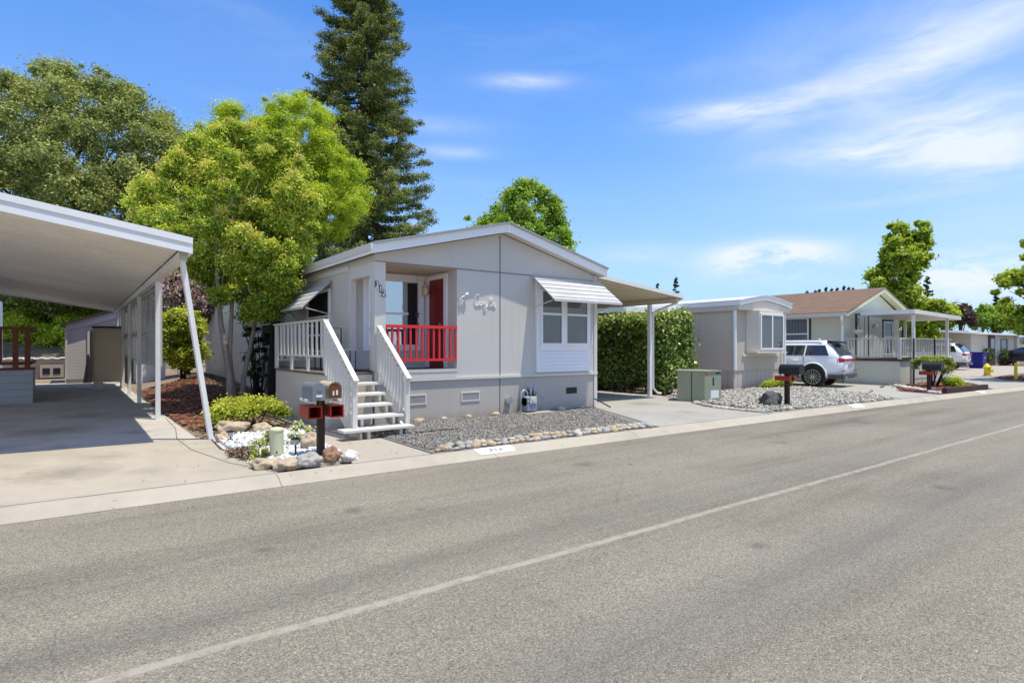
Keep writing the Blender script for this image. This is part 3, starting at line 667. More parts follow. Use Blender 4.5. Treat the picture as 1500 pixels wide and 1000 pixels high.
def make_tree(name, label, cat, base, C, Rr, nl, leaf, fol, bark, trunk_r, group=None, stems=None, limbs=14, power=.55, extra=None, top=None, up=.45, rand=.7, seed=3):
    t = thing(name, label, cat, base, group=group); r = random.Random(seed)
    C = np.array(C); cc = C.mean(0); b = Vector(base)
    tb = MB(); tops = Vector(top) if top else Vector((cc[0], cc[1], cc[2]+.35*(C[:, 2].max()-cc[2])))
    paths = stems or [[b+Vector((0,0,-.15)), b.lerp(tops, .35)+Vector((r.uniform(-.1,.1), r.uniform(-.1,.1), 0)), b.lerp(tops, .7), tops]]
    for q, pth in enumerate(paths):
        pth = [Vector(p) for p in pth]; nn = len(pth); rr = trunk_r if q == 0 else trunk_r*.75
        tb.tube(pth, [rr*(1.25 if i == 0 else 1)*(1-.75*i/(nn-1)) for i in range(nn)], 10)
    main = [Vector(p) for p in paths[0]]
    for ci in r.sample(range(len(C)), min(limbs, len(C))):
        e = Vector(C[ci]).lerp(Vector(cc), .22); src = r.choice(paths); src = [Vector(p) for p in src]
        zt = b.z+(e.z-b.z)*r.uniform(.35, .7); s0 = src[-1]
        for p, q in zip(src, src[1:]):
            if p.z <= zt <= q.z: s0 = p.lerp(q, (zt-p.z)/max(q.z-p.z, 1e-3))
        L = (e-s0).length; mid = s0.lerp(e, .5)+Vector((0, 0, .08*L))
        r0 = trunk_r*.32; tb.tube([s0, mid, e], [r0, r0*.6, r0*.2], 6)
    tb.build('trunk', M[bark], t, smooth=True)
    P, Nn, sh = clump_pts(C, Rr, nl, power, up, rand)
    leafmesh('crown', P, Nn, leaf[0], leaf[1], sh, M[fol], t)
    if extra:
        fn, cnt, sz, mm = extra
        idx = r.sample(range(len(C)), min(cnt, len(C))); hi = [i for i in idx if C[i][2] > cc[2]-1.0] or idx
        EC, ER = [], []
        for i in hi:
            for _ in range(2):
                d = Vector((r.gauss(-.3,1), r.gauss(-.6,1), abs(r.gauss(.6,.6)))).normalized()
                EC.append(tuple(C[i][j]+d[j]*Rr[i][j]*1.0 for j in range(3))); ER.append((sz*r.uniform(.5,1),)*2+(sz*r.uniform(.7,1.2),))
        P, Nn, sh = clump_pts(EC, ER, len(EC)*60, .6)
        leafmesh(fn, P, Nn, leaf[0]*.5, leaf[0]*.3, sh, M[mm], t)
    return t
# oaks on the hillside
C, Rr = crown([(-90,470),(-110,200),(-60,120),(0,100),(40,92),(90,86),(150,98),(200,125),(235,150),(262,185),(285,240),(300,320),(300,440),(120,455)], 42, 900, (8,24), 1.0, 5)
x, y = at(80, 42.5)
make_tree('oak_tree', 'huge dark olive-green oak with a domed crown on the hillside behind the left carport', 'tree', (x, y, lotz(x, y)), C, Rr, 300000, (.19,.12), 'foliage_oak', 'barkdark', .5, 'oaks on the hillside', limbs=30)
C, Rr = crown([(215,160),(270,170),(300,190),(420,250),(440,420),(230,450)], 52, 120, (12,24), 1.0, 6)
x, y = at(330, 52)
make_tree('oak_tree', 'lower dark oak mostly hidden behind the blossoming garden tree', 'tree', (x, y, lotz(x, y)), C, Rr, 30000, (.28,.18), 'foliage_oak', 'barkdark', .4, 'oaks on the hillside', limbs=15)
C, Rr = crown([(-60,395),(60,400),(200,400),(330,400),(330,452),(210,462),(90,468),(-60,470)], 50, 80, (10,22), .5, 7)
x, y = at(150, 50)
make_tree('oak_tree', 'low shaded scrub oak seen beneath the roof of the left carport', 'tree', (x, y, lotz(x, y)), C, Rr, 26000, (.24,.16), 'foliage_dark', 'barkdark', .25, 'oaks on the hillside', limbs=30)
# ivy and brush on the bank
C, Rr = [], []
for _ in range(170):
    u = rnd.uniform(-40, 140); dd = rnd.uniform(37.7, 44.5); x, y = at(u, dd); C.append((x, y, lotz(x, y)+rnd.uniform(.2, 1.5))); s = rnd.uniform(.35, .75); Rr.append((s, s, s*.7))
P, Nn, sh = clump_pts(C, Rr, 24000)
tag(leafmesh('ground_cover', P, Nn, .17, .12, sh+.1, M['foliage_lime']), 'sunlit bright green ground cover on the bank behind the left carport', 'ground cover', kind='stuff')

# redwood
def redwood(base, H, radf, nb, leafn, leaf, label, name='redwood_tree', fol='foliage_redwood', bark='barkred', tr=.35, group=None, plume=.42):
    t = thing(name, label, 'tree', base, group=group); bx, by, bz = base
    MB().tube([(bx,by,bz-.2),(bx,by,bz+H*.5),(bx,by,bz+H)], [tr, tr*.55, .03], 12).build('trunk', M[bark], t, smooth=True)
    tb = MB(); C, Rr = [], []; r = random.Random(len(label))
    for i in range(nb):
        f = (i+r.uniform(0, .8))/nb; z = bz+H*(.16+.82*f); a = i*2.4+r.uniform(-.4, .4)
        L = radf(f)*r.uniform(.72, 1.12)
        dx, dy = math.cos(a), math.sin(a)
        pts = []
        for q in range(6):
            g = q/5; pts.append(Vector((bx+dx*L*g, by+dy*L*g, z-L*.12*math.sin(g*PI*.8)+L*.10*g*g)))
        tb.tube(pts, [tr*.16*(1-.8*q/5) for q in range(6)], 5)
        npl = max(2, int(L/.42))
        for q in range(npl):
            g = .25+.75*(q+.7)/npl; k_ = min(4, int(g*5)); p = pts[k_].lerp(pts[k_+1], g*5-k_)
            side = r.choice((-1, 1))*r.uniform(0, .35)*L*.5*(1-.4*g)
            pl = plume*r.uniform(.55, 1.0)*(.6+.4*min(1, L/2))
            C.append((p.x-dy*side, p.y+dx*side, p.z-pl*.15+r.uniform(-.1, .1))); Rr.append((pl, pl, pl*.55))
    tb.build('branches', M[bark], t, smooth=True)
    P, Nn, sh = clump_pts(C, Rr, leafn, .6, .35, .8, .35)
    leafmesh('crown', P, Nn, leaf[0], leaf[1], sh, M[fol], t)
    return t
x, y = at(532, 30)
redwood((x, y, .4), 24.5, lambda f: max(.25, 4.0*(1-f)**.62+.12), 290, 270000, (.13,.05), 'tall dark redwood towering behind the grey house', plume=.52)

# feathery lime tree (behind) and blossoming privet (front)
C, Rr = crown([(285,170),(300,165),(325,150),(345,148),(365,165),(385,140),(415,126),(455,135),(480,160),(505,205),(528,240),(542,280),(535,320),(505,352),(470,372),(452,395),(440,440),(440,470),(400,480),(385,430),(330,400),(290,300)], 17.2, 330, (9,19), .9, 8)
bx, by = at(403, 16.3)
make_tree('feathery_tree', 'bright lime-green feathery tree on a dark trunk beside the grey house steps', 'tree', (bx, by, lotz(bx, by)), C, Rr, 190000, (.12,.022), 'foliage_lime', 'barkdark', .16,
    stems=[[(bx,by,0),(bx-.05,by,1.2),(bx+.02,by+.05,2.5),(bx+.2,by+.3,4.2),(bx+.3,by+.5,6.0)]], limbs=14, power=.6, up=.5, rand=.6)
C, Rr = crown([(178,300),(196,262),(230,250),(268,205),(300,185),(345,175),(400,180),(440,215),(465,260),(468,320),(455,370),(440,410),(430,440),(400,470),(360,478),(345,440),(310,455),(292,430),(268,400),(245,372),(215,345),(190,325)], 14.3, 300, (8,18), .9, 9)
b1 = at(338, 14.1); b2 = at(352, 14.4)
z0 = lotz(*b1)
make_tree('blossoming_tree', 'yellow-green tree with creamy blossom and forked grey trunks beside the left carport', 'tree', (b1[0], b1[1], z0), C, Rr, 150000, (.088,.036), 'foliage_t1', 'bark', .095,
    stems=[[(b1[0]+.02,b1[1],-.1),(b1[0]-.02,b1[1],.9),(b1[0]-.22,b1[1],2.2),(b1[0]-.3,b1[1],3.4),(b1[0]-.3,b1[1]+.1,5.2)],
           [(b1[0]+.1,b1[1],-.1),(b1[0]-.02,b1[1]+.05,1.4),(b1[0]+.02,b1[1],2.4),(b1[0]+.1,b1[1]+.1,4.0),(b1[0],b1[1],5.6)],
           [(b2[0]+.02,b2[1],-.1),(b2[0]+.08,b2[1],.9),(b2[0]+.3,b2[1],2.0),(b2[0]+.4,b2[1],3.0),(b2[0]+.6,b2[1]+.1,4.6)]],
    limbs=9, extra=('blossom', 120, .13, 'flower_yellow'), power=.6)
# bright tree behind the ridge
C, Rr = crown([(672,330),(690,305),(700,322),(722,300),(735,285),(748,266),(775,262),(800,272),(822,295),(830,325),(840,350),(845,380),(800,390),(760,380),(700,350),(675,345)], 31, 150, (7,14), .9, 10)
x, y = at(770, 31.5)
make_tree('round_tree', 'bright green rounded tree rising behind the ridge of the grey house', 'tree', (x, y, .1), C, Rr, 32000, (.18,.10), 'foliage_back', 'barkdark', .2, limbs=12)
# maple-like tree behind the sage house, tree at the right edge
C, Rr = crown([(1265,400),(1290,385),(1296,345),(1300,328),(1318,325),(1332,340),(1342,318),(1358,322),(1362,355),(1368,372),(1352,392),(1340,415),(1360,440),(1395,432),(1402,462),(1380,475),(1372,500),(1340,510),(1318,480),(1290,440),(1268,412)], 36, 170, (5,11), .8, 11)
x, y = at(1322, 36)
make_tree('maple_tree', 'tall yellow-green tree standing behind the brown-roofed house', 'tree', (x, y, .1), C, Rr, 60000, (.22,.13), 'foliage_maple', 'barkdark', .16, limbs=14)
C, Rr = crown([(1436,402),(1462,408),(1470,398),(1482,372),(1478,350),(1500,345),(1620,330),(1650,420),(1600,490),(1510,508),(1490,492),(1475,470),(1462,440),(1446,425)], 27, 150, (5,11), .8, 12)
x, y = at(1556, 27)
make_tree('maple_tree', 'dark green spreading tree reaching in at the right edge of the street', 'tree', (x, y, .1), C, Rr, 45000, (.17,.11), 'foliage_maple', 'barkdark', .14, limbs=30)
for j, (poly, dep, n, fol, lb, cnt) in enumerate([
    ([(1385,470),(1392,448),(1408,440),(1422,450),(1432,480)], 75, 30, 'foliage_purple', 'dark purple-leaved tree beyond the far white-roofed house', 7000),
    ([(1415,482),(1425,455),(1438,445),(1452,450),(1466,440),(1490,455),(1500,485)], 80, 50, 'foliage_back', 'mid-green tree mass behind the far white-roofed house', 12000),
    ([(1360,480),(1362,462),(1378,452),(1395,458),(1402,482)], 85, 25, 'foliage_back', 'dull green tree between the purple tree and the tall yellow-green one', 6000),
    ([(1500,500),(1505,470),(1540,455),(1580,460),(1600,505)], 90, 30, 'foliage_oak', 'broad green tree far down the street', 5000)]):
    C, Rr = crown(poly, dep, n, (5,10), .8, 20+j); u = sum(p[0] for p in poly)/len(poly); x, y = at(u, dep)
    make_tree('distant_tree', lb, 'tree', (x, y, .1), C, Rr, cnt, (.4,.25), fol, 'barkdark', .3, 'trees far down the street', limbs=8)
def conifer(u, dep, top, lb, wpx, grp='distant conifers'):
    x, y = at(u, dep); H = hz(top, dep)-.1
    redwood((x, y, .1), H, lambda f: wpx/F*dep*(1-f)**.8+.1, 40, 3000, (.5,.22), lb, 'conifer', 'foliage_conifer', 'barkdark', .25, grp, plume=wpx/F*dep*.28)
conifer(990, 110, 403, 'taller of the two dark conifers above the carport of the taupe house', 13)
conifer(963, 110, 413, 'shorter of the two dark conifers above the carport of the taupe house', 7)
conifer(1358, 100, 403, 'rounded dark conifer right of the tall yellow-green tree', 15)
conifer(1459, 100, 428, 'slim dark conifer above the far white roof', 8)
for q, (u, tp) in enumerate([(1182,424),(1194,423),(1200,421),(1210,418),(1218,420),(1226,419),(1236,416),(1243,418),(1249,419)]):
    conifer(u, 120, tp, 'small conifer tip showing over the brown shingle roof', 5, 'conifer tips over the brown roof')
# shrubs
def shrub(name, label, base, C, Rr, nl, leaf, fol, bark='barkdark', stems=6, sr=.02, group=None, cat='shrub', extra=None, spread=.3, power=.6):
    t = thing(name, label, cat, base, group=group); b = Vector(base); tb = MB(); r = random.Random(len(label)); C = np.array(C)
    for i in range(stems):
        e = Vector(C[r.randrange(len(C))]); s0 = b+Vector((r.uniform(-.1,.1)*spread*3, r.uniform(-.1,.1)*spread*3, -.05))
        tb.tube([s0, s0.lerp(e, .5)+Vector((r.uniform(-.05,.05), r.uniform(-.05,.05), .05)), e], [sr, sr*.7, sr*.3], 6)
    tb.build('stems', M[bark], t, smooth=True)
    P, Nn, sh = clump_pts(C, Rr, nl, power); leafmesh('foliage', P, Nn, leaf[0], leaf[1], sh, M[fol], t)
    if extra:
        fn, cnt, sz, mm = extra
        P, Nn, sh = clump_pts(C, Rr, cnt, .15); leafmesh(fn, P, Nn, sz, sz*.8, sh, M[mm], t)['kind'] = 'stuff'
    return t
C, Rr = crown([(240,465),(250,450),(270,448),(292,455),(303,480),(304,515),(296,535),(270,543),(250,540),(238,520)], 21.5, 150, (6,13), .9, 31)
x, y = at(268, 21.5); shrub('round_shrub', 'rounded yellow-green shrub seen between the carport posts and brace', (x, y, lotz(x,y)), C, Rr, 24000, (.10,.06), 'foliage_shrub', sr=.04)
C, Rr = crown([(236,440),(240,405),(262,395),(285,402),(305,420),(315,440),(330,458),(300,470),(262,470),(240,462)], 25, 90, (6,14), .9, 32)
x, y = at(275, 25); shrub('flowering_shrub', 'tall shrub covered in pink blossom behind the rounded yellow-green shrub', (x, y, lotz(x,y)), C, Rr, 9000, (.12,.06), 'foliage_dark', sr=.05, extra=('blossom', 6000, .11, 'flower_pink'))
C, Rr = crown([(348,500),(360,475),(385,470),(402,480),(402,540),(385,560),(372,565),(352,540),(345,520)], 17.5, 22, (5,9), .9, 33)
x, y = at(378, 17.5); shrub('open_shrub', 'thin dark shrub with bare fanned stems between the two garden trees', (x, y, lotz(x,y)), C, Rr, 1800, (.09,.05), 'foliage_dark', stems=26, sr=.022, spread=.5)
C, Rr = [], []
for _ in range(44):
    a, q = rnd.uniform(0, 2*PI), rnd.uniform(0, 1)**.5; x = 2.62+.72*q*math.cos(a); y = 12.0+.62*q*math.sin(a); C.append((x, y, .15+.42*math.sqrt(max(0, 1-q*q*.9)))); Rr.append((.15, .15, .13))
shrub('low_shrub', 'low spreading yellow-green shrub in front of the forked grey trunks', (2.62,12.0,.1), C, Rr, 10000, (.075,.034), 'foliage_shrub', stems=14, sr=.012, spread=.8)
for bx, by, hh, lb in ((1.98,8.35,.34,'leafy white-flowered plant left of the cream utility pedestal'), (2.72,9.1,.42,'taller white-flowered plant left of the upright tan boulder'), (2.42,9.3,.26,'small white-flowered plant behind the cream utility pedestal')):
    C, Rr = [], []
    for _ in range(14): C.append((bx+rnd.uniform(-.13,.13), by+rnd.uniform(-.13,.13), .14+rnd.uniform(.0,hh*.75))); Rr.append((.05,.05,.05))
    shrub('flowering_plant', lb, (bx,by,.1), C, Rr, 480, (.05,.02), 'foliage_shrub', stems=8, sr=.006, cat='plant', group='white-flowered plants', extra=('flower', 150, .05, 'flower_white'))
C, Rr = [], []
for _ in range(12): C.append((1.86+rnd.uniform(-.12,.16), 8.75+rnd.uniform(-.3,.3), .14+rnd.uniform(0,.05))); Rr.append((.08,.08,.04))
shrub('dry_plant', 'low dry brownish plant at the driveway edge of the white rock', (1.86,8.75,.1), C, Rr, 900, (.05,.02), 'litter', stems=5, sr=.005, cat='plant')
for bx, by, lb in ((20.1,11.55,'left clump of low yellow-green daylilies at the foot of the taupe house'), (20.75,11.45,'middle clump of low yellow-green daylilies at the foot of the taupe house'), (21.3,11.5,'right clump of low yellow-green daylilies at the foot of the taupe house')):
    C = [(bx+rnd.uniform(-.3,.3), by+rnd.uniform(-.15,.15), .12+rnd.uniform(.05,.25)) for _ in range(10)]
    shrub('daylily', lb, (bx,by,.1), C, [(.12,.12,.1)]*10, 900, (.14,.03), 'foliage_shrub', stems=4, sr=.006, cat='plant', group='daylilies by the taupe house')
# hedge
def hedge(name, label, x0, x1, y0, y1, z0, z1, n, leaf, fol):
    t = thing(name, label, 'hedge', ((x0+x1)/2, (y0+y1)/2, .1)); tb = MB()
    for _ in range(22):
        x = rnd.uniform(x0+.2, x1-.2); y = rnd.uniform(y0+.2, y1-.2)
        tb.tube([(x,y,0),(x+rnd.uniform(-.2,.2),y+rnd.uniform(-.2,.2),z1*.55),(x+rnd.uniform(-.3,.3),y+rnd.uniform(-.3,.3),z1*.9)], [.03,.02,.01], 5)
    tb.build('stems', M['barkdark'], t)
    C, Rr = [], []
    for _ in range(800):
        fc = rnd.choice('lltfbr'); x = rnd.uniform(x0+.15, x1-.15); y = rnd.uniform(y0+.15, y1-.15); z = rnd.uniform(z0+.05, z1-.1)
        if fc == 'l': x = x0+.22
        if fc == 'r': x = x1-.22
        if fc == 't': z = z1-.2
        if fc == 'f': y = y0+.22
        if fc == 'b': y = y1-.2
        s = rnd.uniform(.14, .30); C.append((x+rnd.uniform(-.07,.07), y+rnd.uniform(-.07,.07), z+rnd.uniform(-.06,.1)-.10*((y-y0)/(y1-y0)))); Rr.append((s, s, s))
    P, Nn, sh = clump_pts(C, Rr, n, .5)
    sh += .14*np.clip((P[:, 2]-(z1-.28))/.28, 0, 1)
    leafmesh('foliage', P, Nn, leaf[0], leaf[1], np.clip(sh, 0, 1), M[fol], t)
hedge('hedge', 'tall clipped glossy hedge between the right carport and the taupe house', 14.95, 16.75, 12.1, 18.6, .3, 2.72, 90000, (.12,.075), 'foliage_hedge')
C, Rr = crown([(885,465),(905,450),(960,452),(960,475),(885,480)], 30, 20, (8,16), .5, 40)
# topiary + small bush at the sage house
C, Rr = [], []
tx, ty = 26.0, 8.3
for _ in range(60):
    a, q = rnd.uniform(0, 2*PI), rnd.uniform(0, 1)**.5; C.append((tx+.72*q*math.cos(a), ty+.6*q*math.sin(a), .95+rnd.choice((-1,.9,.9))*.26*math.sqrt(1-q*q*.95))); Rr.append((.16,.16,.12))
shrub('topiary', 'clipped flattened-ball topiary above the far black mailbox', (tx,ty,.1), C, Rr, 9000, (.08,.03), 'foliage_topiary', stems=8, sr=.03, spread=.3)
C = [(25.5+rnd.uniform(-.32,.32)+1.1, 7.9+rnd.uniform(-.25,.25), .2+rnd.uniform(0,.22)) for _ in range(20)]
shrub('small_bush', 'small bright green bush on the red mulch right of the far black mailbox', (26.6,7.9,.1), C, [(.15,.15,.12)]*20, 2500, (.08,.03), 'foliage_lime', stems=6, sr=.01)
def ab(mb, axis, a0, a1, z0, z1, p0, p1, mi=0):     # box on a wall: axis 'Y' faces the street, 'X' faces left
    return mb.box(a0, p0, z0, a1, p1, z1, mi) if axis == 'Y' else mb.box(p0, a0, z0, p1, a1, z1, mi)
def window(parent, axis, P, a0, a1, z0, z1, fr, pane, fw=.06, sash=(), mull=(), sill=0, casing=None, cm=None, name='window', proud=.04):
    mb = MB(); w = fw
    ab(mb, axis, a0, a0+w, z0, z1, P-proud, P-.001); ab(mb, axis, a1-w, a1, z0, z1, P-proud, P-.001)
    ab(mb, axis, a0+w, a1-w, z1-w, z1, P-proud, P-.001); ab(mb, axis, a0+w, a1-w, z0, z0+w, P-proud, P-.001)
    for z in sash: ab(mb, axis, a0+w, a1-w, z-.025, z+.025, P-proud*.8, P-.002)
    for a in mull: ab(mb, axis, a-.035, a+.035, z0+w, z1-w, P-proud*.9, P-.0015)
    o = mb.build(name, fr, parent)
    p = MB(); ab(p, axis, a0+w, a1-w, z0+w, z1-w, P-.012, P-.003); p.build('pane', pane, o)
    if casing:
        c = MB(); cw = casing
        ab(c, axis, a0-cw, a0-.001, z0-cw, z1, P-.03, P-.001); ab(c, axis, a1+.001, a1+cw, z0-cw, z1, P-.03, P-.001)
        ab(c, axis, a0-cw-.03, a1+cw+.03, z1+.001, z1+cw+.02, P-.045, P-.001); ab(c, axis, a0-.001, a1+.001, z0-cw-.001, z0-.001, P-.04, P-.001)
        c.build('casing', cm or fr, o)
    return o
def scribble(mb, pts, r, y): mb.tube([(x, y, z) for x, z in pts], r, 6)

# ================================================================== grey house (main)
X0, X1, YF, YB = 4.65, 10.60, 10.70, 29.0
RX, RZ, EL, ER = 7.66, 4.37, 4.50, 10.74          # ridge x/z, eaves
YR = 10.42                                         # front of the rake
zl, zr = 3.60, 3.60
H1 = thing('house', 'grey single-storey mobile home with recessed front porch, red railing and red door', 'house', (X0, YF, 0))
def rz(x): return zl+(RZ-zl)*(x-EL)/(RX-EL) if x < RX else zr+(RZ-zr)*(ER-x)/(ER-RX)
U = .22                                            # roof build-up below the top surface
mb = MB()
front = [(6.5,.95),(X1,.95),(X1,rz(X1)-U),(RX,RZ-U),(X0,rz(X0)-U),(X0,3.27),(6.5,3.27)]
mb.prism(front, 'Y', YF, YF+.1)
mb.build('front_wall', M['stucco'], H1)
mb = MB().box(4.65, YF+.004, .05, X1-.01, YF+.09, .948).box(X0, YF+.1, .05, X0+.08, YB-.1, 1.09)
mb.build('skirting', M['skirt'], H1)
MB().box(X0, 12.0, 1.1, X0+.1, YB, rz(X0)-U).build('side_wall', M['sidewall'], H1)
mb = MB().box(X0+.1, 12.0, 1.1, 6.6, 12.1, 3.27).box(6.5, YF+.1, 1.1, 6.6, 12.0, 3.27); mb.build('porch_wall', M['stucco'], H1)
MB().box(X1-.1, YF+.1, .05, X1, YB, rz(X1)-U).build('side_wall', M['stucco'], H1)
MB().box(X0, YB-.1, .05, X1, YB, 3.3).build('back_wall', M['stucco'], H1)
MB().box(X0+.001, YF+.101, 3.272, 6.5, 12.0, 3.32).build('porch_ceiling', M['ceil'], H1)
mb = MB().box(X0, YF+.101, 1.1, 6.499, 11.999, 1.15); mb.build('porch_floor', M['deckfloor'], H1)
mb = MB().box(X0-.01, YF-.02, .99, 6.49, YF+.1, 1.16).box(X0-.01, YF-.028, 1.10, 6.5, YF-.021, 1.165); mb.build('porch_apron', M['stucco'], H1)
mb = MB().box(X0-.015, YF-.02, 1.161, X0+.215, YF+.21, 3.27); mb.build('porch_post', M['trim'], H1)
MB().box(X0, YF+.101, 3.271, X0+.1, 11.999, rz(X0)-U).build('side_wall', M['sidewall'], H1)
MB().box(X0-.012, 19.0, .3, X0-.001, YB, 3.2).build('side_wall', M['h2trim'], H1)  # cream overlay on the far side wall stands in for sunlight there
MB().box(X0-.01, YF+.211, 3.02, X0+.09, 12.0, 3.27).build('porch_beam', M['trim'], H1)
mb = MB().box(X0-.01, YF-.012, 3.271, X1, YF-.001, 3.285); mb.box(RX-.05+.0, YF-.0118, .95, RX-.035, YF-.001, RZ-U-.05)
mb.box(RX-.05, YF-.006, .1, RX-.036, YF+.004, .93)
mb.build('panel_seam', M['dark_ln'], H1)
mb = MB().box(X0-.02, YF-.035, .93, X1+.035, YF-.001, .985).box(X0-.02, YF-.0353, .985, X0-.0, YF-.001, 1.0)
mb.box(X1-.075, YF-.022, .1, X1+.03, YF-.0005, .928).box(X1-.075, YF-.022, .986, X1+.03, YF-.0005, rz(X1)-U)
mb.box(X0-.024, 11.9, 1.16, X0-.001, 12.0, 3.02).box(X0-.02, 11.88, 1.16, X0+.10, 11.899+.1, 3.02).box(6.42, 11.96, 1.16, 6.498, 11.998, 3.27)
mb.box(X0-.024, 12.001, 3.22, X0-.001, YB, 3.34)
mb.build('trim', M['trim'], H1)
# roof
mb = MB(); T = .035
mb.prism([(EL,zl-T),(RX,RZ-T),(ER,zr-T),(ER,zr),(RX,RZ),(EL,zl)], 'Y', YR-.05, YB+.3)
rf = mb.build('roof', M['roofgrey'], H1)
mb = MB()
mb.prism([(EL,zl-U),(RX,RZ-U-.0),(RX,RZ-T-.002),(EL,zl-T-.002)], 'Y', YR, YR+.03); mb.prism([(RX+.001,RZ-U),(ER,zr-U),(ER,zr-T-.002),(RX+.001,RZ-T-.002)], 'Y', YR, YR+.03)
mb.box(EL-.03, YR, zl-U+.0, EL-.001, YB, zl-T-.01, 0); mb.box(ER+.001, YR, zr-U+.01, ER+.02, YB, zr-T-.01)
mb.box(RX-.035, YR-.012, RZ-U-.012, RX+.035, YR-.001, RZ-T)
mb.build('fascia', M['white'], H1)
mb = MB().prism([(EL,zl-U+.02),(RX,RZ-U+.02),(ER,zr-U+.02),(ER,zr-U+.04),(RX,RZ-U+.04),(EL,zl-U+.04)], 'Y', YR+.031, YF+.02)
mb.box(EL-.06, YR-.02, zl-.16, EL-.031, YB, zl-.03); mb.build('soffit', M['trim'], H1)
# left eave gutter
# front windows
o = window(H1, 'Y', YF-.055, 8.74, 9.43, 1.66, 2.98, M['trimwhite'], M['glassgrey'], .05, (2.40,))
o = window(H1, 'Y', YF-.055, 9.50, 10.27, 1.66, 2.98, M['trimwhite'], M['glassgrey'], .05, (2.40,))
mb = MB().box(8.63, YF-.055, 1.03, 8.74, YF-.001, 3.2).box(10.27, YF-.055, 1.03, 10.36, YF-.001, 3.2).box(9.43, YF-.09, 1.66, 9.50, YF-.001, 3.0).box(8.74, YF-.054, 2.98, 10.27, YF-.001, 3.2)
mb.box(8.72, YF-.075, 1.53, 10.29, YF-.0555, 1.66); mb.box(8.74, YF-.053, 1.53, 10.27, YF-.001, 1.66); mb.build('window_surround', M['trimwhite'], H1)
MB().box(8.74, YF-.052, 1.03, 10.27, YF-.0011, 1.53).build('window_apron', M['lapwhite'], H1)
def awning(parent, axis, P, a0, a1, zt, zb, proj, ins=.1, mat=None):
    mb = MB(); n = 11
    for i in range(n):
        f0, f1 = i/n, (i+.93)/n
        p0, p1 = P-.02-proj*f0, P-.02-proj*f1; q0, q1 = zt-(zt-zb)*f0, zt-(zt-zb)*f1
        s = (i % 2)*.006
        pts = [(p0, q0+s), (p1, q1+s+.012), (p1, q1+s), (p0, q0+s-.012)]
        ax = [(a, p, z) if axis == 'Y' else (p, a, z) for a in (a0, a1) for p, z in pts]
        mb.add(ax, [(0,1,2,3),(7,6,5,4),(0,4,5,1),(1,5,6,2),(2,6,7,3),(3,7,4,0)])
    A_ = [(a, p, z) if axis == 'Y' else (p, a, z) for a in (a0+.01, a1-.01) for p, z in ((P-.02, zt-.03), (P-.02-proj, zb-.03), (P-.02-proj, zb-.036), (P-.02, zt-.036))]
    mb.add(A_, [(0,1,2,3),(7,6,5,4),(0,4,5,1),(1,5,6,2),(2,6,7,3),(3,7,4,0)])
    ab(mb, axis, a0, a1, zb-.045, zb+.012, P-.02-proj-.02, P-.02-proj)
    for a in (a0, a1):                                  # side rails and arms
        s = .02 if a == a0 else -.02
        A = lambda p, z: (a+s, p, z) if axis == 'Y' else (p, a+s, z)
        mb.beam(A(P-.02, zt-.03), A(P-.02-proj, zb-.01), .02, .03); mb.beam(A(P-.02, zb-.15), A(P-.02-proj*.9, zb-.02), .015, .02)
    return mb.build('awning', mat or M['awning'], parent)
awning(H1, 'Y', YF-.03, 8.50, 10.66, 3.27, 2.68, .78)
# side wall windows + awnings
window(H1, 'X', X0-.001, 13.15, 14.75, 1.5, 2.95, M['trimwhite'], M['screen'], .07, (2.32, 1.9))
aw = awning(H1, 'X', X0-.03, 13.0, 14.9, 3.12, 2.5, .62)
aw = awning(H1, 'X', X0-.03, 17.4, 19.4, 3.12, 2.5, .62); window(H1, 'X', X0-.001, 17.6, 19.2, 1.6, 2.95, M['trimwhite'], M['screen'], .07, (2.3,))
# porch window, door, light
window(H1, 'Y', 12.0, 5.02, 6.30, 1.62, 3.12, M['trimwhite'], M['glassblue'], .05, (2.36,), casing=.085)
MB().box(6.0, 11.965, 1.68, 6.22, 11.986, 3.05).build('curtain', M['screen'], H1)
d = MB().box(6.47, 11.2, 1.16, 6.498, 11.86, 3.12).build('door', M['doorred'], H1)
mb = MB().box(6.462, 11.27, 2.35, 6.469, 11.5, 3.0).box(6.462, 11.56, 2.35, 6.469, 11.79, 3.0).box(6.462, 11.27, 1.35, 6.469, 11.5, 2.2).box(6.462, 11.56, 1.35, 6.469, 11.79, 2.2)
mb.build('door_panel', M['doorred'], d)
MB().tube([(6.468,11.28,2.12),(6.42,11.28,2.12)], .016, 8).tube([(6.42,11.28,2.12),(6.40,11.28,2.12)], .03, 10).build('handle', M['brass'], d)
mb = MB().box(6.455, 11.08, 1.16, 6.499, 11.199, 3.22).box(6.455, 11.861, 1.16, 6.499, 11.955, 3.22).box(6.45, 11.199, 3.121, 6.499, 11.861, 3.22); mb.build('door_casing', M['trimwhite'], d)
l = MB().box(6.36, 11.9, 2.98, 6.42, 11.955, 3.03).box(6.33, 11.93, 2.78, 6.45, 11.956, 2.98).build('porch_light', M['trim'], H1)
MB().lathe([(.045,0),(.065,.02),(.07,.12),(.05,.18)], (6.39,11.87,2.80), 12).build('lamp_glass', M['lampglass'], l, smooth=True)
# red railing
rl = MB().box(X0+.22, YF-.01, 2.0, 6.5, YF+.05, 2.06).box(X0+.22, YF+.0, 1.33, 6.5, YF+.04, 1.38).build('railing', M['red'], H1)
for i in range(13):
    x = X0+.24+i*(6.48-X0-.24)/12
    MB().box(x-.018, YF+.003, 1.381, x+.018, YF+.037, 1.999).build('baluster', M['red'], rl)
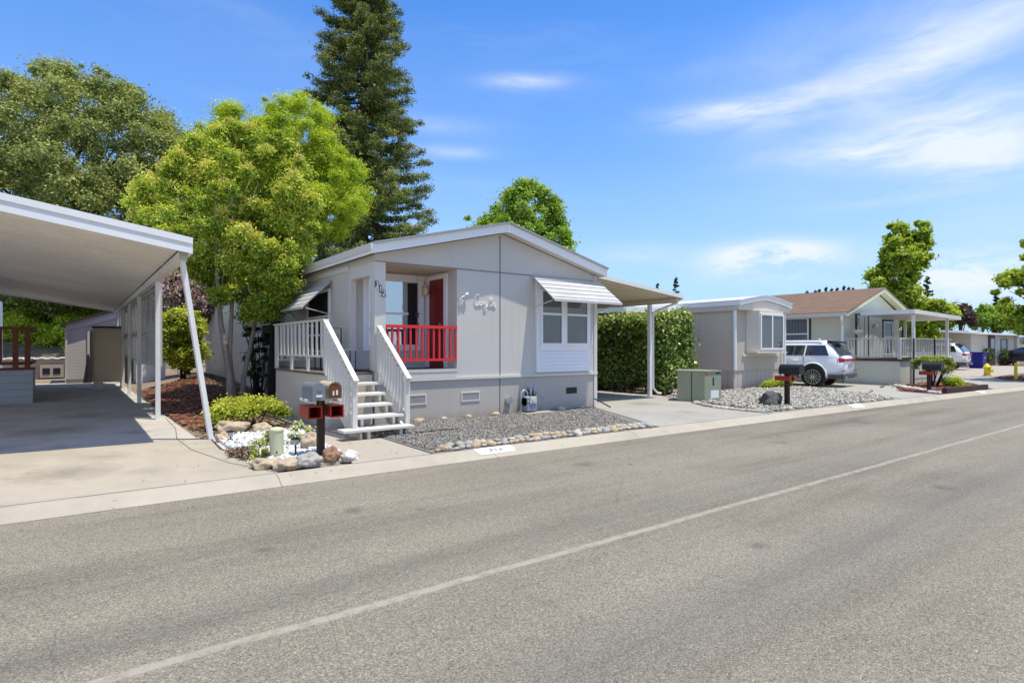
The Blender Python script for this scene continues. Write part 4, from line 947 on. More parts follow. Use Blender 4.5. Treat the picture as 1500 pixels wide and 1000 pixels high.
# skirting vents
for a0, a1, fr in ((5.33,5.74,1),(6.63,7.05,1),(8.33,8.65,0),(9.6,9.95,0)):
    v = MB()
    if fr: v.box(a0-.03,YF-.012,.45,a1+.03,YF+.0035,.48).box(a0-.03,YF-.012,.63,a1+.03,YF+.0035,.66).box(a0-.03,YF-.012,.4801,a0,YF+.0035,.6299).box(a1,YF-.012,.4801,a1+.03,YF+.0035,.6299)
    for z in np.arange(.49, .63, .022): v.box(a0, YF-.006, z, a1, YF+.0036, z+.008)
    vo = v.build('vent', M['trim'] if fr else M['black'], H1)
    MB().box(a0, YF-.001, .48, a1, YF+.003, .63).build('vent_screen', M['dark_ln'] if fr else M['black'], vo)
# house number 312 stepping down the porch post
for i, (ch, x, z) in enumerate((('3', 4.66, 2.84), ('1', 4.735, 2.76), ('2', 4.80, 2.68))):
    t = text_mb(ch, .165, .004, .016); b_ = MB(); b_.add([(x+.02+v[0], YF-.026+v[1]*.5, z+v[2]-.07) for v in t.v], t.f); o = b_.build('house_number', M['black'], H1)
    t = text_mb(ch, .165, .004, .001); b_ = MB(); b_.add([(x+.02+v[0], YF-.034+v[1]*.5, z+v[2]-.07) for v in t.v], t.f); b_.build('number_face', M['trimwhite'], o)
# white wire script name sign
mb = MB(); x0, z0, yq = 6.93, 2.52, YF-.015
def sc(pts, k=1.0, r=.0085): scribble(mb, [(x0+px, z0+pz) for px, pz in pts], r, yq)
sc([(.13,.19),(.11,.235),(.06,.235),(.02,.18),(.0,.08),(.02,.02),(.07,-.0),(.12,.03)])
def loop(cx, cz, rx, rz_, a0, a1, n=9): return [(cx+rx*math.cos(a0+(a1-a0)*i/n), cz+rz_*math.sin(a0+(a1-a0)*i/n)) for i in range(n+1)]
sc(loop(.145,.04,.03,.035,.3,2*PI+.2)+[(.18,.0),(.20,.02)])
sc([(.20,.02),(.215,.08),(.235,.07),(.235,.02),(.25,.0)])
sc(loop(.29,.04,.03,.035,.3,2*PI+.3)+[(.325,-.05),(.30,-.11),(.24,-.10),(.25,-.05),(.34,.0)])
sc([(.34,.0),(.36,.06),(.365,.01),(.39,.0)])
sc([(.39,.0),(.43,.15),(.415,.19),(.40,.14),(.405,.02),(.425,-.0),(.44,.02)])
sc([(.44,.02),(.48,.16),(.465,.19),(.45,.14),(.455,.02),(.475,-.0)])
sc([(.475,.0),(.53,.03),(.53,.07),(.50,.07),(.49,.02),(.52,-.02),(.57,.01)])
tag(mb.build('name_sign', M['white'], None, (7.2,YF,2.5), smooth=True), 'white cursive wire name sign on the grey front wall', 'sign')
# little white bird bracket at the wall corner, star and lantern in the porch
mb = MB().tube([(6.55,YF-.02,2.42),(6.55,YF-.03,2.62),(6.60,YF-.05,2.68),(6.68,YF-.06,2.72)], .014, 6).tube([(6.66,YF-.06,2.72),(6.72,YF-.06,2.75),(6.76,YF-.06,2.73)], [.02,.035,.012], 8).tube([(6.56,YF-.03,2.6),(6.62,YF-.06,2.6)], .01, 6)
tag(mb.build('wall_bracket', M['white'], None, (6.55,YF,2.4), smooth=True), 'small white bird-shaped hook at the wall corner right of the porch opening', 'bracket')
mb = MB(); P5 = [((.13 if i % 2 == 0 else .05)*math.sin(i*PI/5), (.13 if i % 2 == 0 else .05)*math.cos(i*PI/5)) for i in range(10)]
mb.prism([(6.16+a*.62, 2.35+b*.62) for a, b in P5], 'Y', 11.85, 11.87); mb.tube([(6.16,11.86,2.43),(6.16,11.86,3.27)], .003, 4); mb.tube([(6.16,11.86,2.28),(6.16,11.86,2.16)], .003, 4)
mb.lathe([(.02,0),(.05,.0),(.035,.08),(.05,.085),(.01,.12)], (6.16,11.86,2.05), 8)
tag(mb.build('hanging_star', M['star'], None, (6.16,11.86,3.2)), 'dark red metal star with a small lantern hanging in the porch', 'ornament')

# ================================================================== porch steps
ST = thing('porch_steps', 'off-white wooden porch deck with open steps and slatted handrails', 'steps', (4.2, 10.7, .1))
DX0, DX1, DY0, DY1, DZ = 3.74, 4.64, 10.72, 14.2, 1.13
MB().box(DX0-.03, DY0-.03, DZ-.03, DX1-.02, DY1, DZ).build('deck_floor', M['deckfloor'], ST)
mb = MB().box(DX0, DY0, .08, DX0+.04, DY1-.03, DZ-.04).box(DX0+.041, DY0, .08, DX1-.03, DY0+.04, DZ-.04); mb.build('skirt', M['skirtshade'], ST)
MB().box(DX0-.012, DY0-.002, .08, DX0-.0005, DY0+.05, DZ-.04).box(DX0-.012, 14.1, .08, DX0-.0005, 14.17, DZ-.04).build('skirt_trim', M['steps'], ST)
TR = [(9.27,.275,3.44,4.70),(9.56,.45,3.70,4.64),(9.85,.62,3.70,4.64),(10.14,.79,3.70,4.64),(10.43,.96,3.70,4.64)]
for y, z, a, b in TR:
    MB().box(a, y-.14, z-.045, b, y+.15, z).build('tread', M['steps'], ST, bevel=.006)
    for x in (3.86, 4.44): MB().box(x, y-.10, z-.175 if z > .3 else .1, x+.05, y+.14, z-.0455).build('riser_block', M['steps'], ST)
for x in (3.74, 4.56):
    mb = MB(); pr = [(9.2,.1),(9.6,.1),(10.71,.72),(10.71,1.0),(10.5,.90),(9.2,.22)]
    mb.prism([(p, q-.02) for p, q in pr], 'X', x, x+.04); mb.build('stringer', M['steps'], ST)
def stair_rail(x, y0, y1, zt0, zt1, zb0, zb1, n):     # sloping rail from (y1, low) to (y0, high)
    mb = MB(); mb.beam((x, y0, zt0), (x, y1, zt1), .09, .035); mb.beam((x, y0, zb0), (x, y1+.12, zb1), .035, .06)
    mb.box(x-.035, y0-.035, DZ if y0 > 10.6 else .1, x+.035, y0+.035, zt0-.02); mb.box(x-.04, y1+.05, .28, x+.04, y1+.13, zt1+.03)
    o = mb.build('railing', M['steps'], ST)
    for i in range(n):
        f = (i+1)/(n+1); y = y0+(y1+.1-y0)*f; a = zb0+(zb1-zb0)*f; b = zt0+(zt1-zt0)*f*.97
        MB().box(x-.045-.012, y-.02, a-.10, x-.018, y+.02, b-.01).build('baluster', M['steps'], o)
stair_rail(3.72, 10.78, 9.30, 2.10, 1.05, 1.28, .40, 10)
stair_rail(4.70, 10.62, 9.34, 2.02, 1.06, 1.22, .40, 9)
mb = MB().box(DX0-.06, 10.8, 2.11, DX0+.05, 14.22, 2.145).box(DX0-.012, 10.8, 1.42, DX0+.022, 14.18, 1.46).box(DX0-.03, 14.13, DZ, DX0+.04, 14.2, 2.109).box(DX0-.03, 10.8, DZ, DX0+.04, 10.87, 2.109)
for y in (11.9, 13.0): mb.box(DX0-.02, y-.04, DZ, DX0+.03, y+.04, 1.419)
o = mb.build('railing', M['steps'], ST)
for i in range(12):
    y = 11.0+i*(14.0-11.0)/11; MB().box(DX0-.032, y-.042, 1.44, DX0-.0125, y+.042, 2.109).build('baluster', M['steps'], o)
mb = MB().box(DX0, 14.15, 2.11, DX1-.03, 14.22, 2.145).box(DX0, 14.16, 1.3, DX1-.03, 14.2, 1.34)
o = mb.build('railing', M['steps'], ST)
for i in range(6):
    x = DX0+.12+i*.14; MB().box(x-.03, 14.162, 1.341, x+.03, 14.19, 2.109).build('baluster', M['steps'], o)
# wrought-iron chair and little table on the deck
CHR = thing('garden_chair', 'black scrolled wrought-iron chair standing on the porch deck', 'chair', (4.35, 12.6, DZ))
mb = MB()
cx_, cy_ = 4.32, 12.2
mb.tube([(cx_-.22,cy_,DZ),(cx_-.22,cy_,2.02),(cx_+.22,cy_,2.02),(cx_+.22,cy_,DZ)], .014, 6)
for q in range(4):
    for s in (-1, 1): mb.tube([(cx_+s*(.10+.07*math.cos(a)*(1-a/9)), cy_, 1.66+q*.0+.09*(q-1.2)+.07*math.sin(a)*(1-a/9)) for a in np.arange(0, 7, .6)], .007, 5)
mb.build('backrest', M['black'], CHR); mb = MB().box(cx_-.22, cy_, DZ+.42, cx_+.22, cy_+.42, DZ+.45); mb.build('seat', M['black'], CHR)
for x, y in ((cx_-.2,cy_+.4),(cx_+.2,cy_+.4),(cx_-.2,cy_+.02),(cx_+.2,cy_+.02)): MB().tube([(x,y,DZ),(x,y,DZ+.42)], .012, 6).build('leg', M['black'], CHR)
TB = thing('side_table', 'small pale-topped table beside the black iron chair on the porch deck', 'table', (4.38,11.75,DZ))
MB().box(4.24,11.45,1.55,4.6,11.8,1.575).build('table_top', M['trim'], TB)
for x, y in ((4.27,11.48),(4.57,11.48),(4.27,11.77),(4.57,11.77)): MB().tube([(x,y,DZ),(x,y,1.55)], .01, 6).build('leg', M['black'], TB)

# ================================================================== gas meter, valve, hose
G_ = thing('gas_meter', 'grey gas meter with looping pipes on a pad at the grey house wall', 'gas meter', (8.25,10.35,.1))
MB().box(7.95,10.15,.08,8.75,10.55,.16).build('pad', M['walk'], G_, bevel=.01)
mb = MB().box(8.05,10.26,.19,8.33,10.48,.50); mb.tube([(8.05,10.37,.40),(8.33,10.37,.40)], .12, 14); mb.build('meter_body', M['meter'], G_, bevel=.02)
MB().box(8.12,10.235,.36,8.30,10.259,.52).tube([(8.21,10.236,.45),(8.21,10.22,.45)], .05, 14).build('dial', M['trim'], G_)
mb = MB().tube([(7.98,10.40,.12),(7.98,10.40,.5),(8.0,10.40,.62),(8.08,10.40,.66),(8.16,10.40,.60),(8.17,10.40,.5)], .018, 8)
mb.tube([(8.26,10.40,.5),(8.26,10.40,.74)], .028, 8).tube([(8.20,10.40,.72),(8.36,10.40,.74)], .03, 8).tube([(8.36,10.40,.72),(8.36,10.40,.56)], .03, 8).tube([(8.36,10.40,.58),(8.52,10.40,.46),(8.62,10.42,.44),(8.60,10.5,.52),(8.5,10.6,.66),(8.4,10.68,.7)], .018, 8).lathe([(.055,0),(.06,.03),(.02,.05)], (8.38,10.40,.62), 12)
mb.build('pipes', M['pipe'], G_, smooth=True)
mb = MB().tube([(7.83,10.69,.42),(7.83,10.62,.42)], .085, 18); mb.tube([(7.83,10.62,.42),(7.83,10.60,.42)], .02, 8).tube([(7.83,10.61,.40),(7.83,10.6,.30)], .014, 6)
tag(mb.build('wall_valve', M['pipe'], None, (7.83,10.69,.42)), 'round pale dial fitted low on the wall left of the gas meter', 'valve')
mb = MB().tube([(10.45,10.62,.32),(10.38,10.5,.33),(10.48,10.35,.24),(10.62,10.2,.13)], .016, 6)
tag(mb.build('hose_pipe', M['black'], None, (10.45,10.6,.1), smooth=True), 'short dark bent pipe at the right foot of the grey house', 'pipe')
mb = MB(); mb.tube([(4.75,9.2,.135),(5.0,9.15,.14),(5.3,9.2,.135),(5.6,9.12,.135)], .012, 6)
tag(mb.build('garden_hose', M['black'], None, (5,9.1,.12), smooth=True), 'thin dark hose lying on the grey gravel beside the steps', 'hose')

# ================================================================== mailbox post by the steps
def mailbox_body(mb, cx, y0, y1, z, w, h, axis='Y', mi=0):
    pr = [(-w/2, 0), (w/2, 0), (w/2, h-w/2)]+[(w/2*math.cos(a), h-w/2+w/2*math.sin(a)) for a in np.linspace(0, PI, 9)[1:-1]]+[(-w/2, h-w/2)]
    if axis == 'Y': mb.prism([(cx+p, z+q) for p, q in pr], 'Y', y0, y1, mi)
    else: mb.prism([(cx+p, z+q) for p, q in pr], 'X', y0, y1, mi)
MP = thing('mailbox_post', 'dark wooden post carrying two mailboxes and two red newspaper boxes by the porch steps', 'mailbox', (2.72,8.05,.1))
MB().box(2.645,7.95,.02,2.735,8.04,.90).build('post', M['darkwood'], MP, bevel=.006)
mb = MB().box(2.44,7.86,.902,2.93,7.92,.928).box(2.44,8.06,.902,2.93,8.12,.928).box(2.47,7.78,.885,2.53,8.2,.9015).box(2.84,7.78,.885,2.90,8.2,.9015); mb.build('crossarm', M['steps'], MP)
b = MB(); mailbox_body(b, 2.57, 7.72, 8.16, .929, .155, .215); o = b.build('mailbox', M['mailgrey'], MP, bevel=.004)
b = MB(); mailbox_body(b, 2.57, 7.70, 7.72, .922, .168, .228); b.box(2.55,7.685,1.04,2.60,7.699,1.06); b.build('door', M['mailgrey'], o)
MB().box(2.53,7.689,.96,2.61,7.6995,.99).build('label_sticker', M['sticker'], o); MB().box(2.648,7.9,1.0,2.652,7.92,1.12).build('flag', M['redplastic'], o)
b = MB(); mailbox_body(b, 2.80, 7.75, 8.19, .929, .165, .22); o = b.build('mailbox', M['mailtan'], MP, bevel=.004, label='weathered tan mailbox with its rusty interior showing')
b = MB(); mailbox_body(b, 2.80, 7.742, 7.75, .937, .145, .20); b.build('opening', M['rust'], o)
b = MB(); b.box(2.765,7.735,.97,2.785,7.7415,1.03).box(2.81,7.735,.975,2.835,7.7415,1.04); b.build('papers', M['sticker'], o)
b = MB(); pr = [(2.80+.083*math.cos(a), 1.066+.083*math.sin(a)) for a in np.linspace(0, PI, 9)]; b.tube([(2.717,7.74,.933)]+[(p, 7.74, q) for p, q in pr[::-1]]+[(2.883,7.74,.933)], .006, 6); b.build('rim', M['rust'], o)
for x0, x1 in ((2.455,2.63),(2.75,2.925)):
    z0, z1, y0, y1 = .675, .835, 7.78, 8.16; t_ = .008; b = MB()
    w_ = x1-x0; x1 = x0+w_ if x0 > 2.7 else x1; x0 = x1-w_ if x0 < 2.7 else x0
    b.box(x0,y0,z0,x1,y1,z0+t_).box(x0,y0,z1-t_,x1,y1,z1).box(x0,y0,z0+t_,x0+t_,y1,z1-t_).box(x1-t_,y0,z0+t_,x1,y1,z1-t_).box(x0+t_,y1-.01,z0+t_,x1-t_,y1,z1-t_)
    b.box(x0-.006,y0-.006,z0-.006,x1+.006,y0,z0+.012).box(x0-.006,y0-.006,z1-.012,x1+.006,y0,z1+.006).box(x0-.006,y0-.006,z0+.012,x0+.01,y0,z1-.012).box(x1-.01,y0-.006,z0+.012,x1+.006,y0,z1-.012)
    b.build('newspaper_box', M['redplastic'], MP)
# cream pedestal, garden lights
P_ = thing('utility_pedestal', 'cream round-topped utility pedestal among the white rocks', 'utility pedestal', (2.18,8.25,.1))
MB().lathe([(.075,.0),(.078,.02),(.078,.09)], (2.18,8.25,.1), 20).build('base', M['cream'], P_, smooth=False)
MB().lathe([(.088,.09),(.088,.385),(.094,.39),(.094,.41),(.08,.43),(.04,.44)], (2.18,8.25,.1), 24).build('cover', M['cream'], P_)
MB().box(2.15,8.155,.20,2.165,8.161,.23).build('lock', M['black'], P_)
def solar(x, y, hh, lb):
    t = thing('solar_light', lb, 'garden light', (x,y,.1), group='solar garden lights')
    MB().tube([(x,y,.08),(x,y,.1+hh)], .012, 6).build('stake', M['black'], t)
    MB().lathe([(.03,0),(.04,.02),(.045,.07)], (x,y,.1+hh), 10).build('lens', M['pipe'], t); MB().lathe([(.065,.07),(.06,.085),(.02,.10)], (x,y,.1+hh), 12).build('cap', M['black'], t)
solar(1.95,10.0,.12,'black solar light beside the foot of the slanted carport brace'); solar(2.40,8.15,.2,'silver-capped solar light between the cream pedestal and the mailbox post')

# ================================================================== left carport
CPL = thing('carport', 'large white metal carport with slanted front brace on the left', 'carport', (1.4,10.5,.1))
ex = -6.0; xr = 1.47; sl = -.155
def cz_(x): return 3.07+sl*(x-xr)                     # underside of the fascia
mb = MB(); y = 10.36; prf = []
while y < 29.5: prf += [(y, .10), (y+.02, .045), (y+.15, .045), (y+.17, .10)]; y += .224
vs = []; 
for x in (ex, 1.30):
    for yy, dz in prf: vs.append((x, yy, cz_(x)+dz))
n = len(prf); mb.add(vs, [(i, i+1, n+i+1, n+i) for i in range(n-1)]); mb.build('soffit', M['soffit'], CPL)
mb = MB(); zt = lambda x: cz_(x)+.235
mb.add([(ex,10.34,zt(ex)-.01),(xr,10.34,zt(xr)-.01),(xr,29.6,zt(xr)-.01),(ex,29.6,zt(ex)-.01),(ex,10.34,zt(ex)-.04),(xr,10.34,zt(xr)-.04),(xr,29.6,zt(xr)-.04),(ex,29.6,zt(ex)-.04)], [(0,1,2,3),(7,6,5,4),(0,4,5,1),(1,5,6,2),(2,6,7,3),(3,7,4,0)]); mb.build('roof', M['white'], CPL)
mb = MB()
for a, b, d0 in ((0,.085,0),(.085,.15,.03),(.15,.245,-.012)):
    vs = [(ex,10.30+d0,cz_(ex)+a),(xr,10.30+d0,cz_(xr)+a),(xr,10.30+d0,cz_(xr)+b),(ex,10.30+d0,cz_(ex)+b)]; vs += [(v[0],10.345,v[2]) for v in vs]
    mb.add(vs, [(0,1,2,3),(4,7,6,5),(0,4,5,1),(1,5,6,2),(2,6,7,3),(3,7,4,0)])
mb.box(xr-.04,10.346,3.07,xr,29.6,3.30); mb.build('fascia', M['white'], CPL)
MB().box(ex,29.45,cz_(1.3)+.0,1.3,29.5,cz_(1.3)+.1) if 0 else None
mb = MB(); mb.add([(ex,29.5,cz_(ex)-.02),(1.3,29.5,cz_(1.3)-.02),(1.3,29.5,cz_(1.3)+.13),(ex,29.5,cz_(ex)+.13),(ex,29.55,cz_(ex)-.02),(1.3,29.55,cz_(1.3)-.02),(1.3,29.55,cz_(1.3)+.13),(ex,29.55,cz_(ex)+.13)], [(0,1,2,3),(7,6,5,4),(0,4,5,1),(1,5,6,2),(2,6,7,3),(3,7,4,0)]); mb.build('back_fascia', M['alum'], CPL)
MB().box(1.31,10.5,2.98,1.425,29.4,3.12).build('beam', M['soffit'], CPL)
for y in (14.35, 18.8, 22.4, 25.5, 29.2): MB().box(1.35,y-.045,.09,1.44,y+.045,2.98).build('post', M['alum'], CPL)
MB().beam((1.80,10.76,.1),(1.37,10.72,3.06),.10,.07).build('brace', M['alum'], CPL)
MB().box(1.74,10.66,.09,1.9,10.86,.115).build('brace_foot', M['pipe'], CPL)
# hanging louvred screens
ys = [14.42, 18.76, 22.36, 25.46]
for ya, yb_ in zip(ys, ys[1:]+[29.0]):
    SC = thing('louvre_screen', {0:'nearest',1:'second',2:'third',3:'farthest'}[ys.index(ya)]+' grey louvred shade screen hanging between the posts of the left carport', 'screen', (1.46,ya,1.2), group='louvred carport screens')
    zb_ = 1.2+(ya-14.4)*.010; mb = MB(); nb = max(2, round((yb_-ya)/1.15)); st_ = (yb_-ya-.06)/nb
    ya2 = ya+.04
    for q in range(nb+1): yy = ya2+q*st_; mb.box(1.455,yy-.03,zb_,1.485,yy+.03,2.97)
    mb.box(1.452,ya2,zb_-.03,1.488,yb_,zb_+.03).box(1.452,ya2,2.0,1.488,yb_,2.06).box(1.452,ya2,2.92,1.488,yb_,2.975); mb.build('frame', M['louvre'], SC)
    mb = MB(); z = zb_+.05
    while z < 2.9:
        if not 1.97 < z < 2.07: mb.add([(1.456,ya2,z-.002),(1.456,yb_,z-.002),(1.482,yb_,z+.05),(1.482,ya2,z+.05)], [(0,1,2,3)])
        z += .05
    mb.build('louvres', M['louvre'], SC)
# left neighbour: house corner, deck with red railing
NH = thing('house', 'pale blue lap-sided house at the far left edge behind the red deck railing', 'house', (-3,21.5,.1))
MB().box(-6.2,21.5,.1,-2.40,32,3.45).build('wall', M['paleblue'], NH); MB().box(-2.46,21.47,.1,-2.37,21.499,3.5).build('corner_trim', M['trimwhite'], NH)
DK = thing('deck', 'raised deck with blue-grey skirting and red-brown wooden railing under the left carport', 'deck', (-2,20.6,.1))
MB().box(-4,20.55,.09,-.98,21.45,1.0).box(-1.57,21.45,.09,-.98,23.2,1.0).build('skirt', M['navy'], DK); MB().box(-1.12,20.52,.09,-.92,20.549,1.0).box(-.979,20.5495,.09,-.921,20.7,1.0).build('corner_board', M['navy'], DK)
MB().box(-4,20.5,1.001,-.9,21.45,1.04).build('deck_floor', M['redwood'], DK)
rl = MB().box(-4,20.5,2.08,-.95,20.62,2.16).box(-4,20.53,1.14,-1.0,20.58,1.22).box(-1.0,20.7,2.05,-.94,23.2,2.16).box(-1.0,20.7,1.14,-.96,23.2,1.22).build('railing', M['redwood'], DK)
for x in (-1.03, -1.28, -2.9): MB().box(x-.06,20.5,1.04,x+.06,20.6,2.08).build('railing_post', M['redwood'], DK)
for i in range(9): x = -1.58-i*.27; MB().box(x-.03,20.53,1.22,x+.03,20.58,2.08).build('baluster', M['redwood'], rl)
CB = thing('storage_cabinet', 'tall tan plastic storage cabinet on white blocks under the left carport', 'cabinet', (.92,25.6,.1))
MB().box(.52,25.5,.42,1.40,26.2,2.30).build('body', M['tan'], CB, bevel=.02)
MB().box(.56,25.47,.47,1.36,25.499,2.2).build('door', M['tan'], CB); MB().box(.48,25.46,2.3,1.44,26.25,2.36).build('lid', M['h3brown'], CB)
MB().box(.53,25.5,.1,.80,26.1,.419).box(.85,25.55,.1,1.38,26.1,.18).box(.85,25.5,.36,1.38,26.1,.418).box(1.34,25.5,.18,1.38,26.1,.36).build('base_blocks', M['h2trim'], CB)
for x in (.68, 1.22): MB().tube([(x,25.47,2.12),(x,25.46,2.12)], .04, 10).build('vent', M['shed'], CB)
SH = thing('garden_shed', 'grey gabled garden shed with an arched doorway behind the tan cabinet', 'shed', (1.3,31,.1))
MB().prism([(-.33,.1),(3.1,.1),(3.1,2.6),(1.55,3.22),(-.33,2.55)], 'Y', 31.0, 34).build('wall', M['shed'], SH)
MB().prism([(-.33,2.3),(1.55,2.9),(3.1,2.3),(3.1,2.62),(1.55,3.24),(-.33,2.58)], 'Y', 30.95, 30.999).box(-.34,30.95,.1,-.26,30.999,2.3).box(.42,30.93,.1,.5,30.999,2.35).build('gable_trim', M['shedtrim'], SH)
MB().prism([(.5,.1),(2.6,.1),(2.6,2.2),(2.3,2.42),(1.55,2.55),(.8,2.42),(.5,2.25)], 'Y', 30.94, 30.96).build('doorway', M['h3brown'], SH)
MB().prism([(-.5,2.5),(1.55,3.27),(3.3,2.55),(3.3,2.6),(1.55,3.34),(-.5,2.57)], 'Y', 30.8, 34.2).build('roof', M['foliage_hedge'] if 0 else M['timber'], SH)
mb = MB().tube([(.42,30.6,.1),(.45,30.75,1.3)], [.16,.03], 8); tag(mb.build('closed_umbrella', M['black'], None, (.42,30.6,.1)), 'dark closed umbrella leaning on the shed left of the tan cabinet', 'umbrella')
MB_ = MB().box(-.3,30.6,.1,.3,30.9,.28); tag(MB_.build('step_block', M['dark_ln'], None, (0,30.7,.1)), 'low dark block at the foot of the grey shed', 'block')
mb = MB().box(-6,36.4,.1,-.35,36.8,1.0); wl = tag(mb.build('garden_wall', M['beigeblock'], None, (-2,36.5,.1)), 'beige retaining wall behind the left carport', 'wall')
mb = MB(); 
for i in range(30): mb.box(-6+i*.2,36.2,1.03+.03*(i%2),-5.8+i*.2,37.3,1.08+.03*(i%2))
tag(mb.build('corrugated_sheet', M['white'], None, (-2,36.7,1.0)), 'white corrugated sheet lying on top of the beige retaining wall', 'roof sheet')
BK = thing('concrete_block', 'pale concrete block with two dark holes in front of the beige retaining wall', 'block', (-.9,36.1,.1))
MB().box(-1.35,36.0,.15,-.45,36.35,.75).build('block', M['walk'], BK); MB().box(-1.25,35.98,.3,-.97,35.999,.6).box(-.85,35.98,.3,-.57,35.999,.6).build('hole', M['black'], BK)
tag(MB().box(-2.75,30.4,.1,-2.45,30.6,1.95).build('pipe_post', M['white'], None, (-2.6,30.5,.1)), 'white upright post seen between the red deck balusters', 'post')
tag(MB().box(-3.6,33,.1,-2.7,33.4,1.1).build('bin', M['meter'], None, (-3,33,.1)), 'grey box behind the red deck balusters', 'box')
W_ = thing('garden_shed', 'low white louvre-sided shed seen under the hanging screens', 'shed', (2.6,29.0,.2))
MB().box(2.05,29.0,.1,3.1,30.5,1.35).build('wall', M['lapwhite'], W_); MB().box(1.95,28.9,1.351,3.2,30.6,1.42).build('roof', M['beigeblock'], W_)

# ================================================================== right carport on the grey house
CPR = thing('carport', 'cream-soffited carport attached to the right side of the grey house', 'carport', (12.4,11,.1))
xa, xb, za, zb = 10.77, 14.42, 3.46, 3.08; ya, yb = 10.95, 24
vs = []; prf = []; y = ya+.03
mb = MB(); n = 0
nn = 22
for i in range(nn):                                    # ribs run from house to gutter
    pass
y = ya+.02; prf = []
while y < yb-.3: prf += [(y,.05),(y+.05,0),(y+.2,0),(y+.25,.05)]; y += .3
for x, z in ((xa, za), (xb-.02, zb)):
    for yy, dz in prf: vs.append((x, yy, z+dz-.02))
n = len(prf); mb.add(vs, [(i, i+1, n+i+1, n+i) for i in range(n-1)]); mb.build('soffit', M['alumin'], CPR)
def sheet(x0, z0, x1, z1, ya, yb, d0, d1): 
    return [(x0,ya,z0+d0),(x1,ya,z1+d0),(x1,yb,z1+d0),(x0,yb,z0+d0),(x0,ya,z0+d1),(x1,ya,z1+d1),(x1,yb,z1+d1),(x0,yb,z0+d1)]
BF = [(3,2,1,0),(4,5,6,7),(0,1,5,4),(1,2,6,5),(2,3,7,6),(3,0,4,7)]
MB().add(sheet(xa,za,xb,zb,ya,yb,.04,.07), BF).build('roof', M['white'], CPR)
MB().add(sheet(xa,za,xb+.02,zb,ya-.03,ya,-.03,.075), BF).box(xb+.001,ya,zb-.06,xb+.05,yb,zb+.06).build('gutter', M['alum'], CPR)
MB().box(14.22,ya+.05,zb-.16,14.30,yb,zb-.03).build('beam', M['alumin'], CPR)
for y in (12.04, 15.0, 18.0): MB().box(14.2,y-.05,.1,14.31,y+.05,zb-.16).build('post', M['alum'], CPR)
MB().tube([(14.44,11.1,3.03),(14.44,11.15,2.94),(14.36,11.9,2.72),(14.36,12.0,2.6),(14.36,12.0,.35),(14.5,11.95,.2),(14.62,11.9,.18)], .035, 8).build('downspout', M['alum'], CPR, smooth=True)
# green utility box
UB = thing('utility_box', 'olive-green electrical utility box beside the concrete driveway', 'utility box', (14.1,10.2,.1), rz=math.radians(0))
pl = [(13.62,10.52),(13.88,9.80),(14.52,9.72),(14.6,10.6),(14.2,10.95)]
MB().prism(pl, 'Z', .09, .93).build('cabinet', M['boxgreen'], UB)
cx0, cy0 = 14.15, 10.3
MB().prism([(cx0+(a-cx0)*1.04, cy0+(b-cy0)*1.04) for a, b in pl], 'Z', .931, .965).build('lid', M['boxgreen'], UB)
fx = lambda f: (13.88+.64*f, 9.80-.08*f)
def onf(f0, f1, z0, z1, o=.006):
    a, b = fx(f0), fx(f1); return MB().add([(a[0],a[1]-o,z0),(b[0],b[1]-o,z0),(b[0],b[1]-o,z1),(a[0],a[1]-o,z1)], [(0,1,2,3)])
onf(.35,.85,.20,.42).build('label_plate', M['sticker'], UB); onf(.04,.2,.84,.91).build('warning_sticker', M['orange'], UB); onf(.65,.97,.87,.91).build('warning_strip', M['black'], UB); onf(.48,.56,.55,.78).build('lock', M['black'], UB)
a_ = (13.62,10.52); b_ = (13.88,9.80); mx_ = [(a_[0]+(b_[0]-a_[0])*f, a_[1]+(b_[1]-a_[1])*f) for f in (.52,.55)]
MB().add([(mx_[0][0]-.005,mx_[0][1],.12),(mx_[1][0]-.005,mx_[1][1],.12),(mx_[1][0]-.005,mx_[1][1],.92),(mx_[0][0]-.005,mx_[0][1],.92)], [(0,1,2,3)]).build('door_seam', M['black'], UB)

# ================================================================== taupe house
H2 = thing('house', 'taupe grooved-metal mobile home with white bay window and pale metal roof', 'house', (18.7,12,.1))
hx0, hx1, hy, hyb = 18.72, 21.95, 12.0, 30
MB().box(hx0,hy+.05,.78,hx0+.08,hyb,3.02).box(hx1-.08,hy+.05,.78,hx1,hyb,3.02).build('side_wall', M['h2side'], H2)
MB().box(hx0,hy,.78,hx1,hy+.05,3.1).build('front_wall', M['h2front'], H2)
MB().box(hx0+.02,hy+.081,.05,hx0+.07,hyb,.779).box(hx0+.02,hy+.03,.05,hx1,hy+.08,.779).build('skirting', M['h2skirt'], H2)
def arc(x0, x1, z0, zp, n=8): return [(x0+(x1-x0)*i/n, z0+(zp-z0)*(1-abs(2*i/n-1)**1.35)) for i in range(n+1)]
up = arc(hx0-.12,hx1+.15,3.24,3.48); lo = [(a, b-.16) for a, b in up]
mb = MB(); mb.prism(up+lo[::-1], 'Y', hy-.30, hyb); mb.build('roof_edge', M['white'], H2)
lo2 = [(a, b-.02) for a, b in lo]; mb = MB(); mb.prism([(hx0-.1,2.93)]+[(a, b) for a, b in lo2][::1]+[(hx1+.12,2.93)], 'Y', hy-.24, hy-.001); mb.build('gable_panel', M['h2trim'], H2)
mb = MB().prism([(a, b+.005) for a, b in up]+[(a, b+.03) for a, b in up][::-1], 'Y', hy-.33, hyb+.1); mb.build('roof', M['h4roof'], H2)
MB().box(hx0-.11,hy-.2,2.9,hx0-.001,hyb,3.07).build('side_fascia', M['h2side'], H2)
mb = MB().box(hx0-.02,hy-.03,.78,hx0+.12,hy-.001,2.93).box(hx1-.12,hy-.03,.3,hx1+.02,hy-.001,2.93); mb.build('corner_trim', M['h2trim'], H2)
